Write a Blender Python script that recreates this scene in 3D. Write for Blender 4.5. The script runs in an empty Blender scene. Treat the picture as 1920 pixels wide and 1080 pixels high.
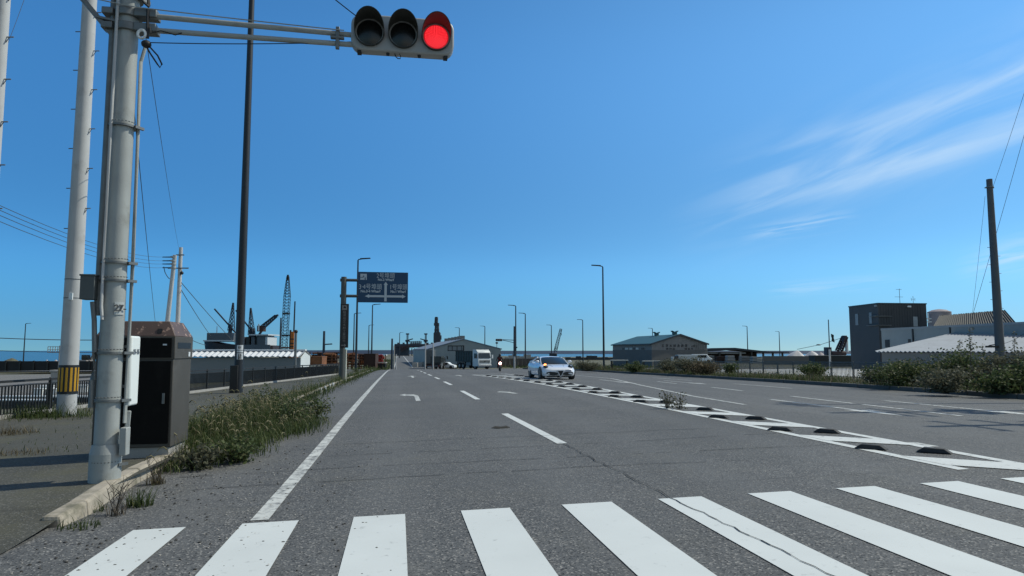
import bpy, bmesh, math, random
from mathutils import Vector, Matrix
R = math.radians
random.seed(11)
sc = bpy.context.scene
COL = sc.collection

# ------------------------------------------------------------------ camera
CAMH = 1.45
PSI, PIT, FPX = R(9.26), math.atan(117/1300), 1300.0
fw = Vector((math.sin(PSI)*math.cos(PIT), math.cos(PSI)*math.cos(PIT), math.sin(PIT)))
rt = Vector((math.cos(PSI), -math.sin(PSI), 0))
up = rt.cross(fw)
cd = bpy.data.cameras.new('camera')
cam = bpy.data.objects.new('camera', cd); COL.objects.link(cam)
m = Matrix((rt, up, -fw)).transposed().to_4x4(); m.translation = (0, 0, CAMH)
cam.matrix_world = m
cd.sensor_width = 36; cd.lens = FPX/1920*36
cd.clip_start = 0.05; cd.clip_end = 20000
sc.camera = cam

# ------------------------------------------------------------------ light
SUN_AZ, SUN_EL = R(80), R(47)
sun_dir = Vector((math.sin(SUN_AZ)*math.cos(SUN_EL), math.cos(SUN_AZ)*math.cos(SUN_EL), math.sin(SUN_EL)))
sl = bpy.data.lights.new('sun', 'SUN'); sl.energy = 3.5; sl.angle = R(0.53); sl.color = (1, .97, .83)
so = bpy.data.objects.new('sun', sl); COL.objects.link(so)
so.rotation_mode = 'QUATERNION'; so.rotation_quaternion = sun_dir.to_track_quat('Z', 'Y'); so.location = (60, 10, 80)

w = bpy.data.worlds.new('World'); sc.world = w; w.use_nodes = True
nt = w.node_tree; nt.nodes.clear()
def nd(t, nt=nt, **k):
    n = nt.nodes.new(t)
    for a, v in k.items(): setattr(n, a, v)
    return n
def mth(op, a, b=None, c=None, nt=nt, clamp=False):
    n = nt.nodes.new('ShaderNodeMath'); n.operation = op; n.use_clamp = clamp
    for i, v in enumerate((a, b, c)):
        if v is None: continue
        if isinstance(v, (int, float)): n.inputs[i].default_value = v
        else: nt.links.new(v, n.inputs[i])
    return n.outputs[0]
def smooth(v, a, b, nt=nt):
    n = nt.nodes.new('ShaderNodeMapRange'); n.interpolation_type = 'SMOOTHSTEP'
    nt.links.new(v, n.inputs[0]); n.inputs[1].default_value = a; n.inputs[2].default_value = b
    return n.outputs[0]
sky = nd('ShaderNodeTexSky', sky_type='NISHITA', sun_disc=False, sun_elevation=SUN_EL, sun_rotation=SUN_AZ)
sky.altitude = 0; sky.air_density = .5; sky.dust_density = 0.0; sky.ozone_density = 7.0
tc = nd('ShaderNodeTexCoord'); sp = nd('ShaderNodeSeparateXYZ'); nt.links.new(tc.outputs['Generated'], sp.inputs[0])
az = mth('ARCTAN2', sp.outputs[0], sp.outputs[1]); el = mth('ARCSINE', sp.outputs[2])
def cloud(u0, v0, slope, width, ua, ub, uc, ud, sx, sy, lo, hi, amt):
    acr = mth('SUBTRACT', mth('SUBTRACT', el, v0), mth('MULTIPLY', mth('SUBTRACT', az, u0), slope))
    g = mth('POWER', 2.718, mth('MULTIPLY', mth('POWER', mth('ABSOLUTE', mth('DIVIDE', acr, width)), 2.0), -1.0))
    cmb = nd('ShaderNodeCombineXYZ'); nt.links.new(mth('MULTIPLY', az, sx), cmb.inputs[0]); nt.links.new(mth('MULTIPLY', acr, sy), cmb.inputs[1])
    cmb.inputs[2].default_value = u0*10
    no = nd('ShaderNodeTexNoise'); no.inputs['Scale'].default_value = 1; no.inputs['Detail'].default_value = 7; no.inputs['Roughness'].default_value = .50
    no.inputs['Distortion'].default_value = .6
    nt.links.new(cmb.outputs[0], no.inputs['Vector'])
    k = mth('MULTIPLY', g, smooth(no.outputs[0], lo, hi))
    k = mth('MULTIPLY', k, mth('MULTIPLY', smooth(az, ua, ub), smooth(az, ud, uc)))
    return mth('MULTIPLY', k, amt)
cl = cloud(.488, .205, .30, .052, .36, .60, 1.3, 1.8, 5, 30, .30, .80, .62)
cl = mth('ADD', cl, cloud(.70, .236, .21, .016, .46, .66, 1.3, 1.8, 4, 55, .2, .75, .40))
cl = mth('ADD', cl, cloud(.56, .165, .12, .010, .47, .54, .58, .64, 12, 150, .35, .6, .34))
cl = mth('ADD', cl, cloud(.80, .112, .22, .017, .72, .80, 1.0, 1.3, 10, 90, .3, .6, .55))
cl = mth('ADD', cl, cloud(.60, .085, .05, .008, .50, .56, .62, .70, 10, 160, .35, .6, .25), clamp=True)
mx = nd('ShaderNodeMix', data_type='RGBA'); nt.links.new(cl, mx.inputs[0]); 
mx.inputs[7].default_value = (4.2, 5.4, 6.6, 1)
bg = nd('ShaderNodeBackground'); bg.inputs[1].default_value = 0.15
grade = mth('ADD', mth('ADD', .46, mth('MULTIPLY', smooth(el, 0.0, .13), .42)), mth('MULTIPLY', smooth(el, .12, .44), .58))
grade = mth('MULTIPLY', grade, mth('ADD', .93, mth('MULTIPLY', smooth(az, -.5, 1.0), .26)))
tint = nd('ShaderNodeMix', data_type='RGBA', blend_type='MULTIPLY'); tint.inputs[0].default_value = 1
nt.links.new(sky.outputs[0], tint.inputs[6])
tcol = nd('ShaderNodeMix', data_type='RGBA'); nt.links.new(smooth(az, -.5, .9), tcol.inputs[0])
tcol.inputs[6].default_value = (.52, 1.06, 1.10, 1); tcol.inputs[7].default_value = (.86, 1.14, .97, 1); 
ovh = nd('ShaderNodeMix', data_type='RGBA', blend_type='MULTIPLY'); nt.links.new(smooth(el, .62, 1.0), ovh.inputs[0]); nt.links.new(tcol.outputs[2], ovh.inputs[6]); ovh.inputs[7].default_value = (2.6, 1.25, .80, 1)  # unseen sky overhead, warmed to take blue out of the fill light
hzn = nd('ShaderNodeMix', data_type='RGBA', blend_type='MULTIPLY'); nt.links.new(smooth(el, .09, .0), hzn.inputs[0]); 
bck = nd('ShaderNodeMix', data_type='RGBA', blend_type='MULTIPLY'); nt.links.new(smooth(sp.outputs[1], .15, -.35), bck.inputs[0]); nt.links.new(ovh.outputs[2], bck.inputs[6]); bck.inputs[7].default_value = (2.4, 1.25, .85, 1)  # unseen sky behind the camera, whitened so shaded fronts turn less blue
nt.links.new(bck.outputs[2], hzn.inputs[6]); hzn.inputs[7].default_value = (1.12, .97, 1.08, 1)
nt.links.new(hzn.outputs[2], tint.inputs[7])
vm = nd('ShaderNodeVectorMath', operation='SCALE'); nt.links.new(tint.outputs[2], vm.inputs[0]); nt.links.new(grade, vm.inputs['Scale'])
nt.links.new(vm.outputs[0], mx.inputs[6]); nt.links.new(mx.outputs[2], bg.inputs[0])
wo = nd('ShaderNodeOutputWorld'); nt.links.new(bg.outputs[0], wo.inputs[0])

sc.view_settings.view_transform = 'Standard'; sc.view_settings.look = 'None'
sc.view_settings.exposure = 0; sc.view_settings.gamma = 1
sc.render.engine = 'CYCLES'; sc.cycles.use_denoising = True; sc.cycles.max_bounces = 6

# ------------------------------------------------------------------ ground heights and points
_ys = [-100, 0, 20, 36, 80, 119, 140, 90000]; _zs = [0, 0, -.06, -.2, -.85, -1.75, -2.15, -2.2]
def _interp(y):
    if y <= _ys[0]: return _zs[0]
    for i in range(len(_ys)-1):
        if y <= _ys[i+1]:
            t = (y-_ys[i])/(_ys[i+1]-_ys[i]); return _zs[i]+(_zs[i+1]-_zs[i])*t
    return _zs[-1]
def h(X, Y):
    g = sum(_interp(Y+o) for o in (-6, -3, 0, 3, 6))/5
    c = .022*max(X, -7) if X < 7.5 else .165-.02*(min(X, 19)-7.5)
    return g + c*(1-min(1, max(0, (Y-40)/60)))
def PD(px, py, D):                       # point at distance D (metres along the view) seen at that column and row
    return Vector((0, 0, CAMH)) + (fw + rt*((px-960)/FPX) + up*((540-py)/FPX))*D
def base(px, D, dz=0):                   # ground point under that column at distance D
    p = PD(px, 657, D); p.z = h(p.x, p.y)+dz; return p
def zat(py, D): return CAMH + (657-py)/FPX*D*1.004
def m_(px, D): return px*D/FPX

# ------------------------------------------------------------------ materials
MATS = {}
def mat(name, col, rough=.6, metal=0, var=.12, scale=3, bump=0, bscale=40, emit=None, estr=0, stain=None, stain_scale=1.5, stain_lo=.55, stain_hi=.7, coat=0, spec=.5):
    if name in MATS: return MATS[name]
    M = bpy.data.materials.new(name); M.use_nodes = True; t = M.node_tree
    b = t.nodes['Principled BSDF']; b.inputs['Roughness'].default_value = rough; b.inputs['Metallic'].default_value = metal
    b.inputs['Specular IOR Level'].default_value = spec
    if coat: b.inputs['Coat Weight'].default_value = coat
    tcn = t.nodes.new('ShaderNodeTexCoord')
    no = t.nodes.new('ShaderNodeTexNoise'); no.inputs['Scale'].default_value = scale; no.inputs['Detail'].default_value = 6
    t.links.new(tcn.outputs['Object'], no.inputs['Vector'])
    mxn = t.nodes.new('ShaderNodeMix'); mxn.data_type = 'RGBA'
    t.links.new(no.outputs[0], mxn.inputs[0])
    mxn.inputs[6].default_value = (*[c*(1-var*2) for c in col], 1); mxn.inputs[7].default_value = (*[min(1, c*(1+var*2)) for c in col], 1)
    out = mxn.outputs[2]
    if stain:
        n2 = t.nodes.new('ShaderNodeTexNoise'); n2.inputs['Scale'].default_value = stain_scale; n2.inputs['Detail'].default_value = 8; n2.inputs['Roughness'].default_value = .65
        t.links.new(tcn.outputs['Object'], n2.inputs['Vector'])
        mr = t.nodes.new('ShaderNodeMapRange'); mr.inputs[1].default_value = stain_lo; mr.inputs[2].default_value = stain_hi
        t.links.new(n2.outputs[0], mr.inputs[0])
        m2 = t.nodes.new('ShaderNodeMix'); m2.data_type = 'RGBA'; t.links.new(mr.outputs[0], m2.inputs[0]); t.links.new(out, m2.inputs[6]); m2.inputs[7].default_value = (*stain, 1)
        out = m2.outputs[2]
    t.links.new(out, b.inputs['Base Color'])
    if bump:
        n3 = t.nodes.new('ShaderNodeTexNoise'); n3.inputs['Scale'].default_value = bscale; n3.inputs['Detail'].default_value = 3
        t.links.new(tcn.outputs['Object'], n3.inputs['Vector'])
        bp = t.nodes.new('ShaderNodeBump'); bp.inputs['Strength'].default_value = bump; bp.inputs['Distance'].default_value = .01
        t.links.new(n3.outputs[0], bp.inputs['Height']); t.links.new(bp.outputs[0], b.inputs['Normal'])
    if emit:
        b.inputs['Emission Color'].default_value = (*emit, 1); b.inputs['Emission Strength'].default_value = estr
    MATS[name] = M; return M

def asphalt(name, base_c, dirt, dirt_amt, spk=1.0):
    M = bpy.data.materials.new(name); M.use_nodes = True; t = M.node_tree; b = t.nodes['Principled BSDF']
    L = t.links.new
    tcn = t.nodes.new('ShaderNodeTexCoord'); v = tcn.outputs['Object']
    def noise(s, det=4, rough=.6, vec=v):
        n = t.nodes.new('ShaderNodeTexNoise'); n.inputs['Scale'].default_value = s; n.inputs['Detail'].default_value = det; n.inputs['Roughness'].default_value = rough
        L(vec, n.inputs['Vector']); return n.outputs[0]
    def mr(x, a, bb, c=0, d=1):
        n = t.nodes.new('ShaderNodeMapRange'); L(x, n.inputs[0])
        for i, q in enumerate((a, bb, c, d)): n.inputs[i+1].default_value = q
        return n.outputs[0]
    def mix(f, a, c, bl='MIX'):
        n = t.nodes.new('ShaderNodeMix'); n.data_type = 'RGBA'; n.blend_type = bl
        for s, q in ((0, f), (6, a), (7, c)):
            if isinstance(q, float): n.inputs[s].default_value = q
            elif isinstance(q, tuple): n.inputs[s].default_value = (*q, 1)
            else: L(q, n.inputs[s])
        return n.outputs[2]
    vo = t.nodes.new('ShaderNodeTexVoronoi'); vo.inputs['Scale'].default_value = 72; vo.inputs['Randomness'].default_value = 1; L(v, vo.inputs['Vector'])
    rc = t.nodes.new('ShaderNodeSeparateColor'); L(vo.outputs['Color'], rc.inputs[0])
    c = mix(mr(noise(2.2, 6), .35, .65), tuple(q*.86 for q in base_c), tuple(q*1.12 for q in base_c))
    c = mix(mr(noise(.22, 5), .4, .62), c, tuple(q*.84 for q in base_c))
    c = mix(mr(rc.outputs[0], .80, .97, 0, spk), c, (.30, .29, .27))              # pale aggregate stones
    c = mix(mr(rc.outputs[1], .72, .95, 0, spk), c, (.028, .029, .030))           # dark stones and pits
    # long tyre bands along the lane, faint
    mp = t.nodes.new('ShaderNodeMapping'); L(v, mp.inputs[0]); mp.inputs['Scale'].default_value = (1.1, .05, 1)
    c = mix(mr(noise(1.0, 5, .6, mp.outputs[0]), .5, .72, 0, .35), c, tuple(q*.68 for q in base_c))
    sx_ = t.nodes.new('ShaderNodeSeparateXYZ'); L(v, sx_.inputs[0])
    def mm(op, a, q):
        n = t.nodes.new('ShaderNodeMath'); n.operation = op; L(a, n.inputs[0]); n.inputs[1].default_value = q; return n.outputs[0]
    trk = mm('SINE', mm('MULTIPLY', mm('ADD', sx_.outputs[0], .55), 3.40), 0)
    c = mix(mr(trk, .1, 1, 0, .30), c, tuple(q*1.28 for q in base_c))
    c = mix(mr(noise(.09, 3), .45, .60, 0, .55), c, tuple(q*.80 for q in base_c))
    # faint cross joints
    mp2 = t.nodes.new('ShaderNodeMapping'); L(v, mp2.inputs[0]); mp2.inputs['Scale'].default_value = (.10, 2.2, 1)
    c = mix(mr(noise(1.0, 5, .7, mp2.outputs[0]), .60, .70, 0, .45), c, tuple(q*.55 for q in base_c))
    c = mix(mr(noise(.8, 7, .7), .50, .70, 0, dirt_amt), c, dirt)
    L(c, b.inputs['Base Color']); b.inputs['Roughness'].default_value = .82; b.inputs['Specular IOR Level'].default_value = .3
    bp = t.nodes.new('ShaderNodeBump'); bp.inputs['Strength'].default_value = .45; bp.inputs['Distance'].default_value = .006
    L(vo.outputs['Distance'], bp.inputs['Height']); L(bp.outputs[0], b.inputs['Normal'])
    return M

def paint(name, wear_lo, wear_hi, col=(.80, .82, .81), under=(.11, .11, .11), sc_=9.0):
    M = bpy.data.materials.new(name); M.use_nodes = True; t = M.node_tree; b = t.nodes['Principled BSDF']; L = t.links.new
    tcn = t.nodes.new('ShaderNodeTexCoord')
    n = t.nodes.new('ShaderNodeTexNoise'); n.inputs['Scale'].default_value = sc_; n.inputs['Detail'].default_value = 9; n.inputs['Roughness'].default_value = .72
    L(tcn.outputs['Object'], n.inputs['Vector'])
    mr = t.nodes.new('ShaderNodeMapRange'); mr.inputs[1].default_value = wear_lo; mr.inputs[2].default_value = wear_hi; L(n.outputs[0], mr.inputs[0])
    n2 = t.nodes.new('ShaderNodeTexNoise'); n2.inputs['Scale'].default_value = 1.3; n2.inputs['Detail'].default_value = 5; L(tcn.outputs['Object'], n2.inputs['Vector'])
    m1 = t.nodes.new('ShaderNodeMix'); m1.data_type = 'RGBA'; L(n2.outputs[0], m1.inputs[0]); m1.inputs[6].default_value = (*[c*.88 for c in col], 1); m1.inputs[7].default_value = (*[min(1, c*1.06) for c in col], 1)
    m2 = t.nodes.new('ShaderNodeMix'); m2.data_type = 'RGBA'; L(mr.outputs[0], m2.inputs[0]); L(m1.outputs[2], m2.inputs[6]); m2.inputs[7].default_value = (*under, 1)
    L(m2.outputs[2], b.inputs['Base Color']); b.inputs['Roughness'].default_value = .7
    return M

def plant(name, c1, c2, c3=None, trans=.25):
    M = bpy.data.materials.new(name); M.use_nodes = True; t = M.node_tree; b = t.nodes['Principled BSDF']; L = t.links.new
    g = t.nodes.new('ShaderNodeNewGeometry'); cr = t.nodes.new('ShaderNodeValToRGB')
    L(g.outputs['Random Per Island'], cr.inputs[0])
    e = cr.color_ramp.elements; e[0].color = (*c1, 1); e[1].color = (*c2, 1)
    if c3: x = e.new(.85); x.color = (*c2, 1); e[-1].color = (*c3, 1)
    L(cr.outputs[0], b.inputs['Base Color']); b.inputs['Roughness'].default_value = .65; b.inputs['Specular IOR Level'].default_value = .25
    tr = t.nodes.new('ShaderNodeBsdfTranslucent'); L(cr.outputs[0], tr.inputs[0])
    mx = t.nodes.new('ShaderNodeMixShader'); mx.inputs[0].default_value = trans
    L(b.outputs[0], mx.inputs[1]); L(tr.outputs[0], mx.inputs[2]); L(mx.outputs[0], t.nodes['Material Output'].inputs[0])
    return M

A_ROAD = asphalt('asphalt', (.116, .118, .118), (.13, .125, .105), .25)
A_SIDE = asphalt('sidewalk_asphalt', (.080, .079, .064), (.095, .092, .058), .8, .45)
A_LOT = asphalt('lot_asphalt', (.20, .19, .175), (.12, .115, .09), .5)
P_FRESH = paint('crosswalk_paint', .60, .86, col=(.63, .66, .645))
P_WORN = paint('worn_paint', .46, .64, col=(.58, .59, .56))
P_MID = paint('lane_paint', .56, .70, col=(.62, .64, .62))
GRASS = plant('weed_green', (.030, .048, .014), (.080, .110, .034), (.15, .155, .06), .32)
GRASS_DRY = plant('weed_dry', (.07, .055, .03), (.16, .13, .075), (.22, .19, .12))
LEAF = plant('leaf_green', (.044, .064, .024), (.105, .135, .052), (.16, .16, .08), .35)
LEAF_DUSTY = plant('leaf_dusty', (.070, .075, .046), (.145, .145, .095), (.20, .185, .13), .35)
SEED = plant('seed_head', (.22, .20, .11), (.34, .31, .19), trans=.35)
STALK = plant('dead_stalk', (.06, .05, .04), (.12, .10, .075), trans=.05)
GALV = mat('galvanised_steel', (.33, .35, .34), .6, .1, .10, 4, .15, 60, stain=(.25, .26, .24), stain_scale=3)
GALV_D = mat('dull_steel', (.17, .18, .18), .5, .5, .15, 6)
CONC = mat('pole_concrete', (.44, .45, .45), .75, 0, .07, 2.5, .1, 80, stain=(.36, .36, .35), stain_scale=2)
CONC_G = mat('grey_concrete', (.33, .32, .30), .85, 0, .12, 3, .2, 50, stain=(.2, .19, .17), stain_scale=1)
KERB = mat('kerb_concrete', (.36, .32, .26), .9, 0, .14, 5, .4, 35, stain=(.16, .15, .11), stain_scale=3, stain_lo=.5, stain_hi=.66)
DARKP = mat('dark_brown_paint', (.016, .014, .013), .45, 0, .15, 3)
BLACKP = mat('black_paint', (.010, .011, .013), .5, 0, .1, 3)
WHITEP = mat('white_paint', (.72, .75, .75), .4, 0, .04, 2)
GREYP = mat('grey_paint', (.24, .26, .27), .5, 0, .06, 2)
SIGNBL = mat('sign_blue', (.006, .046, .110), .45, 0, .05, 2)
SIGNWH = mat('sign_white', (.62, .66, .68), .5, 0, .04, 2)
CABLE = mat('cable_black', (.012, .013, .015), .6, 0, .05, 2)
CABLE_G = mat('cable_grey', (.06, .07, .08), .6, 0, .05, 2)
RUBBER = mat('rubber', (.026, .027, .028), .8, 0, .2, 20, .2, 60)
RUST = mat('rust_steel', (.11, .040, .016), .8, 0, .3, 3, stain=(.045, .018, .01), stain_scale=2)
RUST_D = mat('dark_rust_steel', (.040, .018, .012), .8, 0, .3, 3)
ORANGE = mat('orange_paint', (.42, .125, .014), .6, 0, .12, 2, stain=(.15, .05, .02), stain_scale=1.2)
REDP = mat('red_paint', (.24, .020, .014), .5, 0, .15, 2)
YELLOW = mat('yellow_band', (.50, .27, .01), .5, 0, .08, 6)
GLASS = mat('dark_glass', (.008, .011, .012), .08, 0, .05, 2, spec=.7)
CARW = mat('car_white', (.74, .77, .82), .22, 0, .01, 1, coat=1)
NAVY = mat('crane_navy', (.020, .032, .050), .6, 0, .1, 1)
CLAD = mat('grey_cladding', (.37, .355, .32), .7, 0, .06, .6, stain=(.30, .285, .26), stain_scale=.4)
ROOFM = mat('roof_metal', (.36, .39, .43), .85, 0, .07, .8, stain=(.31, .33, .36), stain_scale=.5, spec=.15)

# ------------------------------------------------------------------ mesh builder
class MB:
    def __init__(s): s.bm = bmesh.new()
    def poly(s, pts):
        return s.bm.faces.new([s.bm.verts.new(p) for p in pts])
    def hexa(s, c):                                    # 8 corners, bottom loop then top loop
        v = [s.bm.verts.new(p) for p in c]
        for f in ((3, 2, 1, 0), (4, 5, 6, 7), (0, 1, 5, 4), (1, 2, 6, 5), (2, 3, 7, 6), (3, 0, 4, 7)): s.bm.faces.new([v[i] for i in f])
        return s
    def box(s, x0, x1, y0, y1, z0, z1, M=None):
        c = [(x0, y0, z0), (x1, y0, z0), (x1, y1, z0), (x0, y1, z0), (x0, y0, z1), (x1, y0, z1), (x1, y1, z1), (x0, y1, z1)]
        if M is not None: c = [M @ Vector(p) for p in c]
        return s.hexa(c)
    def bar(s, a, b, wx, wy=None):                     # square bar between points
        a, b = Vector(a), Vector(b); d = (b-a)
        if d.length < 1e-6: return s
        q = d.to_track_quat('Z', 'Y').to_matrix().to_4x4(); q.translation = a; wy = wy or wx
        return s.box(-wx/2, wx/2, -wy/2, wy/2, 0, d.length, q)
    def cyl(s, a, b, r0, r1=None, n=12, caps=True):
        a, b = Vector(a), Vector(b); r1 = r0 if r1 is None else r1
        q = (b-a).to_track_quat('Z', 'Y').to_matrix()
        def ring(c, r): return [s.bm.verts.new(c + q @ Vector((r*math.cos(2*math.pi*i/n), r*math.sin(2*math.pi*i/n), 0))) for i in range(n)]
        A, B = ring(a, r0), ring(b, r1)
        for i in range(n): s.bm.faces.new((A[i], A[(i+1) % n], B[(i+1) % n], B[i]))
        if caps: s.bm.faces.new(A[::-1]); s.bm.faces.new(B)
        return s
    def tube(s, pts, r, n=6, taper=None):
        pts = [Vector(p) for p in pts]; rings = []
        for i, p in enumerate(pts):
            d = (pts[min(i+1, len(pts)-1)]-pts[max(i-1, 0)])
            q = d.to_track_quat('Z', 'Y').to_matrix(); rr = r if taper is None else r+(taper-r)*i/(len(pts)-1)
            rings.append([s.bm.verts.new(p + q @ Vector((rr*math.cos(2*math.pi*k/n), rr*math.sin(2*math.pi*k/n), 0))) for k in range(n)])
        for A, B in zip(rings, rings[1:]):
            for i in range(n): s.bm.faces.new((A[i], A[(i+1) % n], B[(i+1) % n], B[i]))
        s.bm.faces.new(rings[0][::-1]); s.bm.faces.new(rings[-1]); return s
    def prism(s, pts, off):                            # planar loop extruded by a vector
        off = Vector(off); A = [s.bm.verts.new(p) for p in pts]; B = [s.bm.verts.new(Vector(p)+off) for p in pts]; n = len(A)
        s.bm.faces.new(A[::-1]); s.bm.faces.new(B)
        for i in range(n): s.bm.faces.new((A[i], A[(i+1) % n], B[(i+1) % n], B[i]))
        return s
    def loft(s, rings, cap=True, close=True):
        V = [[s.bm.verts.new(p) for p in r] for r in rings]; n = len(V[0])
        for A, B in zip(V, V[1:]):
            for i in range(n if close else n-1): s.bm.faces.new((A[i], A[(i+1) % n], B[(i+1) % n], B[i]))
        if cap and close: s.bm.faces.new(V[0][::-1]); s.bm.faces.new(V[-1])
        return s
    def sphere(s, c, r, n=12, sq=(1, 1, 1)):
        bmesh.ops.create_uvsphere(s.bm, u_segments=n, v_segments=max(6, n//2+2), radius=r, matrix=Matrix.Translation(c) @ Matrix.Diagonal((*sq, 1)))
        return s
    def build(s, name, material, parent=None, smooth=True, bevel=0, recalc=True, origin=None, sub=0):
        bm = s.bm
        if recalc: bmesh.ops.recalc_face_normals(bm, faces=bm.faces)
        if origin is not None: bmesh.ops.translate(bm, verts=bm.verts, vec=-Vector(origin))
        for f in bm.faces: f.smooth = smooth
        if smooth and not sub:
            for e in bm.edges:
                if len(e.link_faces) != 2 or e.calc_face_angle(0) > R(38): e.smooth = False
        me = bpy.data.meshes.new(name); bm.to_mesh(me); bm.free()
        if material is not None: me.materials.append(material)
        o = bpy.data.objects.new(name, me); COL.objects.link(o)
        if origin is not None: o.location = origin
        if parent: o.parent = parent
        if bevel:
            md = o.modifiers.new('bevel', 'BEVEL'); md.width = bevel; md.segments = 2; md.limit_method = 'ANGLE'; md.angle_limit = R(40)
        if sub:
            md = o.modifiers.new('subdivision', 'SUBSURF'); md.levels = sub; md.render_levels = sub
        return o

def tag(o, label=None, cat=None, group=None, kind=None):
    if label: o['label'] = label
    if cat: o['category'] = cat
    if group: o['group'] = group
    if kind: o['kind'] = kind
    return o
def thing(name, label, cat, loc=(0, 0, 0), rz=0, group=None):
    o = bpy.data.objects.new(name, None); COL.objects.link(o); o.location = loc; o.rotation_euler = (0, 0, rz)
    o.empty_display_size = .2
    return tag(o, label, cat, group)
def copy_tree(o, parent=None):
    c = o.copy(); COL.objects.link(c); c.parent = parent
    for ch in [q for q in bpy.data.objects if q.parent == o]: copy_tree(ch, c)
    return c
def text_mesh(name, body, size, material, parent, mtx, bold=0.0, ext=.004, spacing=1.0, width=None):
    cu = bpy.data.curves.new('lettering_curve', 'FONT'); cu.body = body; cu.size = size; cu.extrude = ext; cu.offset = bold if all(ord(q) < 256 for q in body) else 0
    cu.align_x = 'CENTER'; cu.align_y = 'CENTER'; cu.space_line = spacing; cu.resolution_u = 3
    t = bpy.data.objects.new('lettering_curve', cu); COL.objects.link(t)
    bpy.context.view_layer.update()
    dg = bpy.context.evaluated_depsgraph_get()
    me = bpy.data.meshes.new_from_object(t.evaluated_get(dg)); me.name = name
    bpy.data.objects.remove(t); bpy.data.curves.remove(cu)
    me.materials.clear(); me.materials.append(material)
    S = Matrix.Identity(4)
    if width and len(me.vertices):
        xs = [v.co.x for v in me.vertices]; ww = max(xs)-min(xs)
        if ww > 0: S = Matrix.Diagonal((width/ww, 1, 1, 1))
    me.transform(mtx @ S)
    o = bpy.data.objects.new(name, me); COL.objects.link(o)
    if parent: o.parent = parent
    return o
def face_m(loc, rz=0):                                 # lettering plane standing upright, reading from -Y (turned by rz)
    return Matrix.Translation(loc) @ Matrix.Rotation(rz, 4, 'Z') @ Matrix.Rotation(R(90), 4, 'X')
VIEW = -PSI                                            # turns local +X to the camera's right

# ------------------------------------------------------------------ setting
def sheet(name, xs, ys, zf, material, keep=None, skirt=0, kind='structure'):
    bm = bmesh.new(); V = {}
    def v(i, j):
        if (i, j) not in V: V[i, j] = bm.verts.new((xs[i], ys[j], zf(xs[i], ys[j])))
        return V[i, j]
    for j in range(len(ys)-1):
        for i in range(len(xs)-1):
            cx, cy = (xs[i]+xs[i+1])/2, (ys[j]+ys[j+1])/2
            if keep and not keep(cx, cy): continue
            bm.faces.new((v(i, j), v(i+1, j), v(i+1, j+1), v(i, j+1)))
    if skirt:
        be = [e for e in bm.edges if len(e.link_faces) == 1]
        ex = bmesh.ops.extrude_edge_only(bm, edges=be)
        for q in ex['geom']:
            if isinstance(q, bmesh.types.BMVert): q.co.z -= skirt
    bmesh.ops.recalc_face_normals(bm, faces=bm.faces)
    for f in bm.faces: f.smooth = False
    me = bpy.data.meshes.new(name); bm.to_mesh(me); bm.free(); me.materials.append(material)
    o = bpy.data.objects.new(name, me); COL.objects.link(o); return tag(o, kind=kind)
def rng(a, b, st):
    n = max(1, round((b-a)/st)); return [a+(b-a)*i/n for i in range(n+1)]
YN = rng(-20, 60, 2)+rng(60, 130, 4)[1:]
EARTH = mat('earth', (.135, .125, .085), .95, 0, .22, .25, .3, 6, stain=(.075, .08, .04), stain_scale=.5, stain_lo=.42, stain_hi=.6)
CONCY = mat('yard_concrete', (.60, .60, .58), .85, 0, .08, .3)
SEA = mat('sea_water', (.012, .045, .062), .22, 0, .15, .01, .6, .35)
xs = rng(-420, -40, 38)+rng(-40, -8, 8)[1:]+[-7.2, -3, 0, 4, 7.5, 13, 19, 20.2, 26]+rng(26, 80, 9)[1:]+rng(80, 500, 42)[1:]
ys = YN+rng(130, 700, 19)[1:]
def land(x, y):
    if y < 235: return True
    if -72 < x < 72: return y < 690
    return x > 72 and y < 400
sheet('ground', xs, ys, lambda x, y: h(x, y)-.05-(.35 if x < -9 and y > 0 else 0)-(.12 if x > 28 else 0), EARTH, land, 3)
sheet('sea', rng(-9000, 9000, 4500), [-200, 3000, 6000, 12000], lambda x, y: -4.3, SEA)
# carriageway, the road straight on past the junction and the crossing road
KL, KR = -2.98, 20.0
sheet('road', [KL, 0, 3.7, 7.5, 12, 16, 19, KR], YN, h, A_ROAD)
sheet('far_road', [-1.2, 3, 8.5], rng(130.2, 660, 20), lambda x, y: h(x, y)+.01, A_ROAD)
sheet('crossing_road', rng(-60, -2.95, 12)+[KR+.1]+rng(KR+.1, 75, 12)[1:], rng(112, 130, 4), lambda x, y: h(x, y)+.006, A_ROAD, lambda x, y: not (KL < x < KR))
sheet('parking_lot', rng(-60, -9.2, 7), rng(12, 98, 4), lambda x, y: h(x, y)-.36, A_LOT)
sheet('concrete_yard', rng(27.5, 90, 8), rng(30, 110, 5), lambda x, y: h(x, y)-.13, CONCY)
def ss(a, b, x): t = max(0, min(1, (x-a)/(b-a))); return t*t*(3-2*t)
def walk_z(x, y): return h(x, y)+.008+.118*ss(5.9, 7.8, y)
sheet('sidewalk', [-9.0, -7.4, -5.5, -3.3, -2.93], rng(-20, 6, 2)+rng(6, 9, .5)[1:]+rng(9, 112, 2.0)[1:], walk_z, A_SIDE)
sheet('verge', [KR+.18, 22, 24, 26.5, 28], rng(-20, 112, 2), lambda x, y: h(x, y)+.14, EARTH)

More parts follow.
